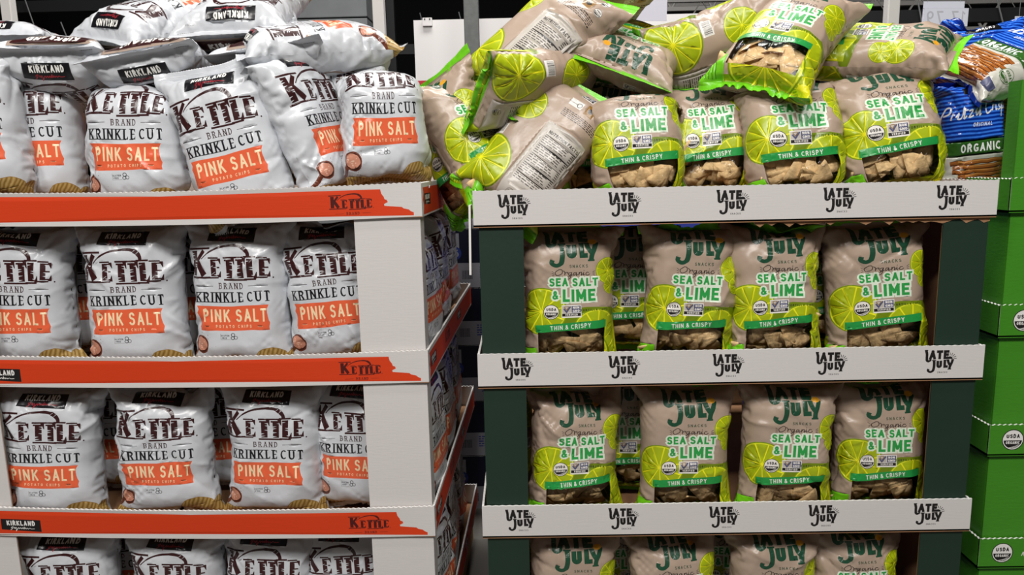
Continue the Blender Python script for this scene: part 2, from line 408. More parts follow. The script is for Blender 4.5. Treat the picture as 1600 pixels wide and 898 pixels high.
def kirkland(m_bg, m_txt, m_sig, w=1.):
    a = Art()
    a.add([(-.5, -.12), (.49, -.16), (.5, .15), (-.49, .16)], m_bg)
    a.text('KIRKLAND', 0, -.005, .125, .22, m_txt, sp=.17, sx=.9)
    a.script([[(-3.1, .2), (-3.5, .6), (-2.9, .9), (-3.2, .1), (-3.7, -.2)], [(-2.6, .3), (-2.4, .7), (-2.2, .2), (-1.9, .7), (-1.7, .1), (-1.8, -.6), (-1.3, .3), (-1., .6), (-.8, .2), (-.4, .6), (-.1, .2), (.2, .6), (.5, .2), (.8, .9), (.9, .2), (1.3, .6), (1.5, .2), (1.9, .5), (2.2, .2), (2.7, .5), (3.2, .25), (4.3, .3)]],
             0, -.105, .075, .16, m_sig, slant=.2)
    return a
def facts(w, h, bg, ink, title=True, nl=14):
    a = Art(); a.rect(-w / 2, -h / 2, w / 2, h / 2, bg)
    r = random.Random(11)
    y = h / 2 - .1 * h
    if title:
        a.text('NUTRITION FACTS', 0, y - .02 * h, .075 * h if h < w else .088 * w, .2, ink, sp=.12)
    y -= .06 * h
    for k in range(nl):
        yy = y - (h * .78) * k / nl
        if k % 5 == 0: a.rect(-w * .46, yy, w * .46, yy + h * .014, ink)
        else:
            x = -w * .46
            while x < w * .2:
                l = r.uniform(.06, .16) * w; a.rect(x, yy + h * .004, min(x + l, w * .3), yy + h * .016, ink); x += l + .03 * w
            a.rect(w * .36, yy + h * .004, w * .45, yy + h * .016, ink)
    return a
def barcode(w, h, bg, ink):
    a = Art(); a.rect(-w / 2, -h / 2, w / 2, h / 2, bg); x = -w * .43; r = random.Random(5)
    while x < w * .43:
        l = r.choice((.012, .012, .024, .036)) * w; a.rect(x, -h * .32, x + l, h * .4, ink); x += l + r.choice((.014, .026)) * w
    return a
def small_print(a, x, y, w, h, lines, m, seed=1):
    r = random.Random(seed)
    for k in range(lines):
        yy = y - h * k * 1.7; xx = x
        while xx < x + w:
            l = r.uniform(1.2, 3.5) * h; a.rect(xx, yy, min(xx + l, x + w), yy + h * .8, m); xx += l + .7 * h
def usda(m_ink, m_paper):
    a = Art(); a.disc(0, 0, 1.0, m_ink, n=28); a.disc(0, 0, .92, m_paper, n=28)
    a.add(arc(0, 0, .84, .84, 184, 356, 14), m_ink)
    a.text('USDA', 0, .16, .38, .24, m_ink, sp=.16)
    a.text('ORGANIC', 0, -.40, .26, .22, m_paper, sp=.16, sx=.85)
    for k in range(3): a.strip(catmull([(-.5 + .25 * k, -.78), (.1 + .2 * k, -.66), (.5 + .08 * k, -.48)], 3), .03, m_paper)
    return a
def nongmo():
    a = Art(); a.rect(-1.05, -.78, 1.05, .72, 'badge_white'); a.rect(.02, -.2, .98, .62, 'badge_slate'); a.rect(-.98, -.2, -.02, .62, 'facts')
    a.strip([(-.8, .3), (-.52, -.1), (-.1, .55)], .17, 'badge_slate'); a.strip(catmull([(-.5, .15), (-.75, .5), (-.3, .55), (-.5, .15)], 3), .07, 'bronze')
    a.text('NON', .5, .26, .29, .24, 'badge_white', sp=.14); a.text('GMO', .5, -.13, .29, .24, 'badge_white', sp=.14)
    a.rect(-.98, -.62, .98, -.26, 'ink_ink'); a.text('VERIFIED', 0, -.55, .22, .22, 'badge_white', sp=.25)
    return a
def torn_band(x0, x1, y0, y1, seed, amp=.01, tilt=0.):
    r = random.Random(seed); pts = []
    n = 7
    for i in range(9): pts.append((x0 + (x1 - x0) * i / 8, y0 + r.uniform(-.0012, .0012) + tilt * i / 8))
    for i in range(1, n): pts.append((x1 + r.uniform(-amp, amp * .3) + amp * .7 * (1 - i / n) , y0 + tilt + (y1 - y0) * i / n))
    for i in range(9): pts.append((x1 + (x0 - x1) * i / 8, y1 + r.uniform(-.001, .001) + tilt * (1 - i / 8)))
    for i in range(1, n): pts.append((x0 + r.uniform(-amp * .3, amp * .5), y1 + (y0 - y1) * i / n))
    return pts
def blob(cx, cy, rx, ry, seed, n=22, amp=.08):
    r = random.Random(seed); ph = [r.uniform(0, 6.28) for _ in range(3)]
    return [(cx + rx * (1 + amp * math.sin(3 * t + ph[0]) + amp * .6 * math.sin(5 * t + ph[1])) * math.cos(t), cy + ry * (1 + amp * math.sin(3 * t + ph[0]) + amp * .6 * math.sin(7 * t + ph[2])) * math.sin(t)) for t in [6.2832 * i / n for i in range(n)]]

KW, KH = .30, .425       # white potato chip bag, flat size
def art_potato():
    a = Art()
    a.place(kirkland('ink_black', 'ink_white', 'ink_red'), -.004, .368, .138)
    a.place(kettle_logo('ink_maroon', 'film_white'), -.006, .258, .222)
    a.text('BRAND', -.004, .2325, .0150, .16, 'ink_maroon', style='serif', sp=.34, thin=.45)
    a.rect(-.112, .239, -.055, .2402, 'ink_maroon'); a.rect(.044, .239, .098, .2402, 'ink_maroon')
    a.text('KRINKLE', -.038, .2, .0255, .19, 'ink_black', style='serif', sp=.24, thin=.42, sx=.98)
    a.text('CUT', .07, .2, .0265, .19, 'ink_black', style='serif', sp=.24, thin=.42, sx=1.0)
    a.add(torn_band(-.104, .096, .130, .191, 4, .009), 'ink_coral')
    a.text('PINK', -.050, .151, .032, .155, 'ink_cream', sp=.2, sx=.8); a.text('SALT', .046, .151, .032, .155, 'ink_cream', sp=.2, sx=.8)
    a.text('POTATO CHIPS', -.004, .1365, .0072, .16, 'ink_cream', sp=.62, word=.7)
    a.rect(-.085, .1395, -.07, .1402, 'ink_cream'); a.rect(.062, .1395, .077, .1402, 'ink_cream')
    a.polys = [([(x * .875, y) for x, y in p], m) for p, m in a.polys]
    # salt specks, spoon, bowl of salt
    r = random.Random(9)
    for k in range(46):
        t = r.uniform(0, 6.28); d = r.uniform(.028, .06); x = -.098 + d * math.cos(t) * .8; y = .092 + d * math.sin(t) * .8; q = r.uniform(.0006, .0015)
        if abs(x) < .148: a.add([(x - q, y), (x, y - q * .7), (x + q, y), (x, y + q)], 'speck')
    a.strip(catmull([(-.108, .085), (-.128, .062), (-.149, .048)], 4), [.012] * 4 + [.011] * 4 + [.013], 'wood')
    a.add(blob(-.094, .094, .0235, .0235, 2, amp=.02), 'wood'); a.add(blob(-.094, .094, .0205, .020, 2, amp=.02), 'wood_dark'); a.add(blob(-.094, .095, .0185, .0175, 3, amp=.06), 'salt')
    for k in range(16):
        t = r.uniform(0, 6.28); d = r.uniform(0, .014); x = -.094 + d * math.cos(t); y = .095 + d * math.sin(t); q = r.uniform(.0012, .0026)
        a.add([(x - q, y - q * .3), (x + q * .2, y - q), (x + q, y + q * .3), (x - q * .1, y + q)], 'salt_light')
    # gluten free badge
    a.strip([(-.036, .122), (-.036, .107), (-.012, .107)], .0008, 'ink_grey'); a.text('GLUTEN', -.025, .1150, .0042, .2, 'ink_black', sp=.2); a.text('FREE', -.027, .1088, .0042, .2, 'ink_black', sp=.2)
    a.strip(arc(-.006, .119, .0042, .0042, 0, 360, 10), .0014, 'ink_black'); a.strip(arc(-.007, .111, .0042, .0036, 0, 360, 10), .0014, 'ink_black'); a.strip(arc(.0, .112, .004, .004, 0, 360, 10), .0012, 'ink_black')
    # ridged chips along the bottom
    for x, y, rx, ry, sd in ((-.14, .012, .045, .034, 3), (.135, .03, .04, .04, 6), (-.03, .005, .06, .034, 8)):
        a.add(blob(x, y, rx * 1.03, ry * 1.03, sd), 'chip_edge'); a.add(blob(x, y, rx, ry, sd), 'chip_print')
    a.add(blob(.082, .048, .041, .040, 1, amp=.04), 'chip_edge'); a.add(blob(.082, .048, .0395, .0385, 1, amp=.04), 'chip_print')
    a.add([(-.15, 0), (.15, 0), (.15, .05), (.11, .06), (.05, .05), (0, .056), (-.04, .046), (-.1, .056), (-.15, .048)], 'chip_print')
    small_print(a, .082, .396, .026, .0014, 2, 'ink_grey'); small_print(a, .09, .413, .04, .0016, 1, 'ink_black')
    return a
def art_potato_back():
    a = Art()
    a.rect(-.115, .045, .095, .40, 'kraft_box'); a.rect(-.108, .05, .088, .345, 'film_white')
    a.rect(-.1, .352, .088, .392, 'ink_maroon'); a.text('KIRKLAND', -.006, .361, .021, .27, 'ink_white', sp=.14)
    a.place(facts(.088, .19, 'ink_white', 'ink_black', nl=24), -.056, .235)
    small_print(a, -.005, .325, .085, .0036, 16, 'ink_black', 2)
    a.place(kettle_logo('ink_maroon', None), .035, .14, .095)
    a.place(barcode(.052, .04, 'ink_white', 'ink_black'), .045, .09)
    small_print(a, -.1, .12, .08, .003, 9, 'ink_grey', 4)
    a.add([(-.15, 0), (.15, 0), (.15, .036), (.05, .03), (-.05, .04), (-.15, .03)], 'chip_print')
    return a
LW, LH = .285, .425      # kraft coloured tortilla chip bag
def art_tortilla():
    a = Art(); c = .006
    # lime slices
    a.add(blob(.05, .166, .1, .026, 4, amp=.03), 'lime_deep')
    a.rect(-.1425, .0, .1425, .03, 'lime_flesh')
    a.lime(-.072, .182, .062, rot=12, nseg=11)
    a.lime(.062, .125, .062, rot=20, nseg=11)
    a.rect(.083, .0, .131, .165, 'lime_flesh'); a.rect(.125, .0, .129, .15, 'lime_yellow'); a.rect(.086, .0, .0875, .14, 'lime_yellow')
    for y in (.02, .05, .08, .11): a.strip([(.087, y), (.105, y + .012), (.127, y + .03)], .0022, 'lime_yellow')
    a.disc(.112, .03, .016, 'lime_yellow', n=12)
    for k in range(10):
        e = k * .628; a.strip([(.112, .03), (.112 + .03 * math.cos(e), .03 + .03 * math.sin(e))], .003, 'lime_yellow')
    a.add([(-.1425, 0), (-.083, 0), (-.088, .085), (-.1425, .075)], 'patch_green')
    for k in range(4): a.strip([(-.128 + k * .009, .016), (-.132 + k * .008, .06)], .0016, 'ink_forest')
    a.lime(.098, .285, .037, rot=8, nseg=9); a.lime(.106, .248, .027, rot=20, nseg=9)
    a.place(july_logo('ink_green', 'sun'), c - .008, .348, .126)
    a.script([[(-2.05, .9), (-2.5, .5), (-2.2, .05), (-1.6, .35), (-1.7, .85), (-2.1, .9)], [(-1.55, .75), (-1.25, .55), (-1.2, .1), (-1.15, .45), (-.85, .52), (-.9, .3)],
              [(-.35, .48), (-.7, .4), (-.6, .05), (-.35, .3), (-.3, .5), (-.4, -.3), (-.75, -.45), (-.6, -.1), (-.1, .15)], [(.35, .45), (.0, .4), (.05, .05), (.35, .35), (.35, .05), (.6, .2)],
              [(.7, .5), (.7, .05), (.78, .4), (1.02, .45), (1.03, .08), (1.25, .3)], [(1.3, .5), (1.32, .08), (1.5, .2)], [(2.0, .42), (1.72, .45), (1.62, .15), (1.9, .05), (2.15, .25)]],
             c, .2735, .0185, .095, 'ink_ink', slant=.15, sx=1.0)
    a.disc(c + .026, .2865, .0011, 'ink_ink', n=6)
    for q in (-1, 1):
        for k in (-1, 0, 1): a.strip([(c + q * .047, .279 + k * .003), (c + q * .053, .280 + k * .006)], .0011, 'ink_ink')
    for hm, h1, h2 in (('ink_mint', .36, .28), (None, 0, 0)):
        a.text('SEA SALT', c, .2465, .0215, .22, 'ink_leaf', sp=.15, sx=.95, halo=hm, hw=h1, word=.34)
        a.text('LIME', c + .013, .2075, .0315, .225, 'ink_leaf', sp=.14, sx=.95, halo=hm, hw=h2)
        a.text('&', c - .045, .2135, .022, .2, 'ink_leaf', halo=hm, hw=h1)
    a.place(usda('ink_ink', 'badge_white'), c - .054, .181, .0195)
    a.place(nongmo(), c - .006, .183, .0225)
    a.text('TORTILLA CHIPS', c + .050, .181, .0056, .18, 'ink_ink', sp=.38, word=.5)
    # clear window and its banner
    a.lime(.01, .062, .088, rot=10, nseg=12)
    a.add([(-.083, .056), (.083, .056), (.083, .143), (-.083, .131)], 'window')
    a.add([(-.088, .126), (.086, .138), (.086, .158), (-.088, .146)], 'band_green')
    a.text('THIN & CRISPY', -.002, .1355, .0115, .15, 'badge_white', sp=.22, rot=.07, sx=.9)
    a.rect(-.1425, .412, .1425, .425, 'seal_green')
    return a
def art_tortilla_back():
    a = Art()
    a.rect(-.1425, 0, .1425, .02, 'patch_green')
    a.lime(-.085, .095, .078, rot=8, nseg=12); a.lime(-.075, .275, .046, rot=4, nseg=10); a.add([(.1425, .02), (.1, .02), (.105, .09), (.1425, .1)], 'lime_flesh')
    a.rect(-.005, .045, .118, .265, 'facts'); a.place(facts(.1, .17, 'facts', 'ink_ink', nl=24), .058, .172)
    a.place(usda('ink_ink', 'facts'), .03, .065, .011)
    a.place(nongmo(), .035, .375, .016, remap={'bronze': 'ink_ink'}); a.place(usda('ink_ink', 'badge_white'), .085, .37, .0125)
    a.rect(.005, .325, .04, .345, 'badge_white'); a.strip(arc(.032, .335, .006, .006, 0, 360, 10), .0016, 'ink_ink'); a.text('GLUTEN FREE', .015, .333, .003, .2, 'ink_ink', sp=.3)
    a.rect(.05, .323, .074, .351, 'bronze'); a.disc(.062, .338, .007, 'ink_ink', n=10); a.place(usda('ink_ink', 'badge_white'), .094, .335, .011)
    small_print(a, .005, .31, .1, .0026, 5, 'ink_ink', 3)
    a.place(barcode(.04, .03, 'badge_white', 'ink_ink'), -.1, .19)
    a.rect(-.1425, .412, .1425, .425, 'seal_green')
    return a
PW, PH = .27, .40        # blue pretzel crisp bag
def art_pretzel():
    a = Art()
    a.rect(-.135, 0, .135, .155, 'film_pearl'); a.rect(-.135, .155, .135, .195, 'ink_forest')
    a.text('ORGANIC', -.005, .164, .023, .2, 'ink_snow', sp=.2)
    r = random.Random(4)
    for k in range(11):
        y = .022 + k * .0115; x0 = -.085 + r.uniform(-.012, .012); x1 = .085 + r.uniform(-.012, .012)
        p = [(x0 + (x1 - x0) * i / 8, y + r.uniform(-.002, .002)) for i in range(9)]
        a.strip(p, .0125, 'pretzel_dark'); a.strip([(x, yy + .001) for x, yy in p], .009, 'pretzel'); a.strip([(x, yy + .003) for x, yy in p[1:-1]], .003, 'pretzel_light')
    a.strip(arc(-.088, .045, .022, .03, 0, 360, 14), .014, 'pretzel'); 
    a.place(usda('ink_forest', 'film_pearl'), .108, .1, .021); a.rect(.09, .035, .125, .06, 'badge_slate')
    a.script([[(-4.6, 0.), (-4.1, 1.0), (-3.6, 1.0), (-3.7, .6), (-4.2, .5)], [(-3.5, .1), (-3.4, .5), (-3.2, .45)], [(-3.1, .25), (-2.8, .5), (-2.9, .1), (-2.5, .15), (-2.3, .9), (-2.25, .05), (-2., .2)], [(-2.4, .6), (-1.9, .6)],
              [(-1.8, .5), (-1.4, .5), (-1.75, .05), (-1.3, .1)], [(-1.15, .25), (-.9, .5), (-1., .1), (-.7, .2), (-.4, 1.), (-.55, .05), (-.35, .1)],
              [(1.0, .85), (.6, 1.), (.2, .5), (.4, .0), (1., .2)], [(1.1, .1), (1.2, .5), (1.4, .45)], [(1.6, .5), (1.6, .1), (1.8, .15)], [(2.2, .5), (2., .35), (2.25, .15), (1.9, .05)], [(2.4, .5), (2.5, -.5)], [(2.45, .4), (2.8, .5), (2.75, .1), (2.5, .1)], [(3.2, .5), (3., .35), (3.25, .15), (2.9, .05)]],
             .005, .262, .036, .11, 'ink_snow', slant=.25, sx=.78, rot=.12)
    a.text('ORIGINAL', .0, .232, .01, .16, 'ink_snow', sp=.3, slant=.25)
    a.add([(-.05, .318), (.05, .322), (.045, .345), (-.045, .341)], 'ink_black'); a.text('SNACKS', 0, .326, .011, .2, 'ink_snow', sp=.2)
    return a
def outline_rect(w, h): return [(-w / 2, 0), (w / 2, 0), (w / 2, h), (-w / 2, h)]
SHEETS = {}
def sheets(kind):
    """front and back printed sheets of a kind of bag"""
    if kind not in SHEETS:
        if kind == 'potato': f, b, w, h, bg = art_potato(), art_potato_back(), KW, KH, 'film_white'
        elif kind == 'tortilla': f, b, w, h, bg = art_tortilla(), art_tortilla_back(), LW, LH, 'film_kraft'
        else: f, b, w, h, bg = art_pretzel(), art_pretzel(), PW, PH, 'film_blue'
        SHEETS[kind] = (cut_sheet(f, outline_rect(w, h), .0044, bg), cut_sheet(b, outline_rect(w, h), .0062, bg), w, h)
    return SHEETS[kind]
# ------------------------------------------------------------------ film bags: blown up as cloth, creased, then the printed sheet laid on
def vnoise(x, y, seed, f):
    """smooth value noise, x,y arrays"""
    rs = np.random.RandomState(seed); T = rs.rand(64, 64) * 2 - 1
    x = np.asarray(x) * f + 100.3; y = np.asarray(y) * f + 57.7
    i = np.floor(x).astype(int); j = np.floor(y).astype(int)
    a = x - i; b = y - j
    a = a * a * (3 - 2 * a); b = b * b * (3 - 2 * b)
    g = lambda p, q: T[p % 64, q % 64]
    return (g(i, j) * (1 - a) + g(i + 1, j) * a) * (1 - b) + (g(i, j + 1) * (1 - a) + g(i + 1, j + 1) * a) * b

def inflate(W, H, seed, nu=26, nv=36, steps=120, iters=6, press=1.0, top=0.55, slack=0.03,
            bend=(0., 0.), tilt=0., squash=0.06, lean=0., fill=.5, noise=.004, crump=.05, dk=.4, bk=.05):
    """a flat two-sheet pouch blown up by its contents; returns grid (nv+1, 2*nu, 3): columns 0..nu front, nu..2nu back"""
    rs = np.random.RandomState(seed)
    M = 2 * nu; du = W / nu; dv = H / nv
    jj = np.arange(M); fr = jj <= nu
    u = np.where(fr, jj, M - jj) * du
    X = np.zeros((nv + 1, M, 3)); V = np.arange(nv + 1) * dv
    X[:, :, 0] = u[None] - W / 2; X[:, :, 2] = V[:, None]
    s = np.where((jj > 0) & (jj < nu), -1., np.where((jj > nu), 1., 0.))
    X[:, :, 1] = s * 0.006
    nz = noise * vnoise(X[:, :, 0], X[:, :, 2] + s[None] * 3, seed + 5, 22.)
    X[:, :, 1] += nz
    P = X.copy()
    ns = 1                                  # seal rows
    # pressure profile
    t = V / H
    prof = np.clip((1 - t) / (1 - fill), 0, 1) ** .7 * (1 - top) + top
    pf = press * prof[:, None, None]
    jn = (jj + 1) % M; jp = (jj - 1) % M
    mir = (M - jj) % M
    hs = [(slice(None), jj[0::2], jn[0::2]), (slice(None), jj[1::2], jn[1::2])]
    r0 = np.arange(nv)
    dd = np.hypot(du, dv)
    tz = H - slack
    rn = lambda f, k, dy=0: 1 + crump * vnoise(X[:, :, 0] + .5 * s[None], X[:, :, 2] + dy, seed + k, f)[..., None]
    Lh = du * rn(28., 11); Lv = dv * rn(24., 12); 
    def con(A, B, L, k):
        d = B - A; l = np.sqrt((d * d).sum(-1, keepdims=True)) + 1e-9
        c = d * (.5 * k * (l - L) / l)
        return A + c, B - c
    cx = rs.uniform(-1, 1, 6)
    for st in range(steps):
        vel = (X - P) * .90
        P = X.copy()
        # normals * area
        dX = np.roll(X, -1, 1) - np.roll(X, 1, 1)
        dY = np.zeros_like(X); dY[1:-1] = X[2:] - X[:-2]; dY[0] = X[1] - X[0]; dY[-1] = X[-1] - X[-2]
        N = np.cross(dX, dY) / (4 * du * dv)
        ramp = min(1, (st + 1) / 40)
        X = X + vel + N * pf * ramp * 1.2e-3
        X[:, :, 2] -= 2e-5
        for it in range(iters):
            for _, a, b in hs:
                X[:, a], X[:, b] = con(X[:, a], X[:, b], Lh[:, a], 1)
            for p in (0, 1):
                r = r0[p::2]
                X[r], X[r + 1] = con(X[r], X[r + 1], Lv[r], 1)
                for q in (jn, jp):
                    A = X[r]; B = X[r + 1][:, q]
                    A2, B2 = con(A, B, dd, dk)
                    X[r] = A2
                    Y = X[r + 1]; Y[:, q] = B2; X[r + 1] = Y
            if it % 3 == 0:
                r = np.arange(0, nv - 1); r = r[(r % 4) < 2]
                X[r], X[r + 2] = con(X[r], X[r + 2], 2 * dv, bk)
                r = np.arange(0, nv - 1); r = r[(r % 4) >= 2]
                X[r], X[r + 2] = con(X[r], X[r + 2], 2 * dv, bk)
                j2 = (jj + 2) % M
                for m in (0, 1):
                    a = jj[(jj % 4 < 2) == (m == 0)]
                    a = a[(a != M - 1) & (a != nu - 1)]
                    X[:, a], X[:, j2[a]] = con(X[:, a], X[:, j2[a]], 2 * du, bk)
            # seals welded
            for rr in list(range(ns + 1)) + list(range(nv - ns, nv + 1)):
                m = .5 * (X[rr] + X[rr][mir]); X[rr] = m
            # guides: bottom seal height, top seal line
            X[0, :, 2] += .2 * (0 - X[0, :, 2].mean())
            X[0, :, 1] += .2 * (0 - X[0, :, 1].mean())
            k = min(1, st / 50)
            tt = (u - W / 2) / W
            zt = tz + (tilt * tt * W) + bend[1] * (tt * tt * 4 - .33)
            X[-1, :, 2] += .3 * np.minimum(0, (H + (zt - H) * k) - X[-1, :, 2])
            X[-1, :, 1] += .15 * (k * (lean + bend[0] * np.sin(tt * 5 + cx[0])) - X[-1, :, 1])
            # neighbours squeeze front and back
            X[:, :, 1] = np.clip(X[:, :, 1], -squash, squash) * .5 + X[:, :, 1] * .5 
        X[:, :, 0] -= X[:, :, 0].mean() * .2
    return X

def cubic(G, r, c):
    """smooth lookup in a grid that wraps round the bag"""
    n, M, _ = G.shape
    i = np.clip(np.floor(r).astype(int), 0, n - 2); j = np.floor(c).astype(int); a = (r - i)[:, None]; b = (c - j)[:, None]
    def w(t): return (-.5 * t + t * t - .5 * t ** 3, 1 - 2.5 * t * t + 1.5 * t ** 3, .5 * t + 2 * t * t - 1.5 * t ** 3, -.5 * t * t + .5 * t ** 3)
    wa, wb = w(a), w(b); out = 0
    for p in range(4):
        ii = np.clip(i + p - 1, 0, n - 1)
        out = out + wa[p] * sum(wb[q] * G[ii, (j + q - 1) % M] for q in range(4))
    return out
def grid_normals(X):
    dX = np.roll(X, -1, 1) - np.roll(X, 1, 1); dY = np.zeros_like(X); dY[1:-1] = X[2:] - X[:-2]; dY[0] = X[1] - X[0]; dY[-1] = X[-1] - X[-2]
    N = np.cross(dX, dY); return N / (np.sqrt((N * N).sum(-1, keepdims=True)) + 1e-12)
SHAPE = [dict(press=.3, crump=.05, slack=.02), dict(press=.16, crump=.08, slack=.045, bend=(.02, .02)), dict(press=.2, crump=.09, slack=.03, tilt=.1),
         dict(press=.14, crump=.10, slack=.06, bend=(.03, .0), lean=.02), dict(press=.25, crump=.08, slack=.04, tilt=-.12), dict(press=.12, crump=.1, slack=.05, bend=(-.03, .03)),
         dict(press=.34, crump=.06, slack=.0, squash=.075, fill=.8, top=.9), dict(press=.24, crump=.1, slack=.02, squash=.06, fill=.8, top=.9), dict(press=.18, crump=.12, slack=.1, bend=(.04, .06)), dict(press=.26, crump=.09, slack=.035, squash=.052)]
NU, NV = 30, 42
_shapes = {}
def shape(k):
    if k not in _shapes:
        _shapes[k] = inflate(.30, .425, 20 + k, nu=NU, nv=NV, steps=110, iters=12, noise=.005, **SHAPE[k])
    return _shapes[k]
def bent(X, z0, ang, L=.06):
    """bend everything above height z0 back (+) or forward (-) about the bag's width"""
    if abs(ang) < 1e-4: return X
    yo = -.05 if ang > 0 else 0.      # the film on the outside of the bend keeps its length
    X = X.copy(); y = X[..., 1] - yo; z = X[..., 2]; t = np.clip(z - z0, 0, None); r = L / ang
    th = np.clip(t, 0, L) / r; ex = np.clip(t - L, 0, None)
    yn = r - (r - y) * np.cos(th) + ex * np.sin(th); zn = z0 + (r - y) * np.sin(th) + ex * np.cos(th)
    m = z > z0
    X[..., 1] = np.where(m, yn, y) + yo; X[..., 2] = np.where(m, zn, z); return X
def creased(X, seed, amp, up=3):
    n, M, _ = X.shape; nr = (n - 1) * up + 1; nc = M * up
    rr, cc = np.meshgrid(np.arange(nr) / up, np.arange(nc) / up, indexing='ij')
    G = cubic(X, rr.ravel(), cc.ravel()).reshape(nr, nc, 3); N = grid_normals(G)
    u = cc / (M / 2) * .30; v = rr / (n - 1) * .425
    rs = np.random.RandomState(seed); D = np.zeros((nr, nc)); C = .60
    for k in range(44):
        side = rs.randint(3); 
        if side == 0: p = (rs.choice([0, .3]) + rs.normal(0, .02), rs.uniform(.03, .4)); a = rs.normal(0, .6) + (0 if p[0] < .15 else math.pi)
        elif side == 1: p = (rs.uniform(0, .6), .425 - rs.uniform(0, .02)); a = -math.pi / 2 + rs.normal(0, .5)
        else: p = (rs.uniform(0, .6), rs.uniform(.0, .42)); a = rs.uniform(0, math.pi)
        l = rs.uniform(.04, .12); w = rs.uniform(.0035, .009)
        du = (u - p[0] + C / 2) % C - C / 2; dv = v - p[1]
        s = du * math.cos(a) + dv * math.sin(a); d = -du * math.sin(a) + dv * math.cos(a) + .006 * np.sin(s * 40 + k)
        f = np.exp(-np.abs(d) / w) * np.clip(1 - np.abs(s / l - .5) * 2, 0, 1) ** .7
        D += f * rs.choice([-1, 1, 1]) * rs.uniform(.4, 1.)
    for k in range(7):
        top_ = k < 4; p = (rs.choice([.0, .3, .6]) + rs.normal(0, .03), rs.uniform(.30, .42) if top_ else rs.uniform(.02, .12)); q = (rs.uniform(.04, .26) + (.3 if rs.rand() < .3 else 0), rs.uniform(.12, .33))
        a = math.atan2(q[1] - p[1], (q[0] - p[0] + C / 2) % C - C / 2); l = rs.uniform(.12, .22); w = rs.uniform(.008, .016)
        du = (u - p[0] + C / 2) % C - C / 2; dv = v - p[1]
        s = du * math.cos(a) + dv * math.sin(a); d = -du * math.sin(a) + dv * math.cos(a)
        D += 2.0 * np.exp(-np.abs(d) / w) * np.clip(1 - np.abs(s / l - .5) * 2, 0, 1) * rs.choice([-1, 1])
    fac = np.abs(vnoise(u, v, seed + 1, 30.)) + .5 * np.abs(vnoise(u, v, seed + 2, 62.))
    end = np.clip(np.abs(v / .425 - .45) * 2.2 - .3, .15, 1)
    D = amp * (D + 1.1 * (.55 - fac) * end) * np.clip(v / .02, 0, 1) * np.clip((.425 - v) / .02, .25, 1)
    return G + N * D[..., None]
CHIPS = []
def chip_meshes():
    """a few curled corn triangles, speckled, thin but solid"""
    r = random.Random(31)
    for k in range(5):
        n = 6; pts = []; idx = {}
        for i in range(n + 1):
            for j in range(n + 1 - i):
                a, b = i / n, j / n; c = 1 - a - b
                idx[(i, j)] = len(pts)
                x = (b - c) * .5; y = (a - .33) * .87
                pull = 1 - .22 * (27 * a * b * c) * 0 - .10 * (max(a, b, c) > .99)
                pts.append((x * pull, y * pull))
        P = np.array(pts) * r.uniform(.070, .088); ax = r.uniform(0, 3.14); cu = r.uniform(2, 5); d = P[:, 0] * math.cos(ax) + P[:, 1] * math.sin(ax); e = -P[:, 0] * math.sin(ax) + P[:, 1] * math.cos(ax)
        z = -cu * d * d - r.uniform(0, 2) * e * e + vnoise(P[:, 0], P[:, 1], k + 3, 40.) * .0016
        T = []
        for i in range(n):
            for j in range(n - i):
                T.append((idx[(i, j)], idx[(i, j + 1)], idx[(i + 1, j)]))
                if i + j < n - 1: T.append((idx[(i, j + 1)], idx[(i + 1, j + 1)], idx[(i + 1, j)]))
        m = len(P); V = np.concatenate([np.column_stack([P, z]), np.column_stack([P, z - .0018])])
        T = T + [(c + m, b + m, a + m) for a, b, c in T]
        E_ = {}
        for t in T[:len(T) // 2]:
            for a, b in ((t[0], t[1]), (t[1], t[2]), (t[2], t[0])):
                if (b, a) in E_: del E_[(b, a)]
                else: E_[(a, b)] = 1
        for a, b in E_: T += [(b, a, a + m), (b, a + m, b + m)]
        CHIPS.append(mesh_np('tortilla_chip', V, np.array(T), ['tortilla']))
NAMES = dict(potato='potato_chip_bag', tortilla='tortilla_chip_bag', pretzel='pretzel_crisp_bag')
CATS = dict(potato='bag of chips', tortilla='bag of chips', pretzel='bag of pretzels')
SEALM = dict(potato='film_white', tortilla='seal_green', pretzel='film_blue')
_n = [0]
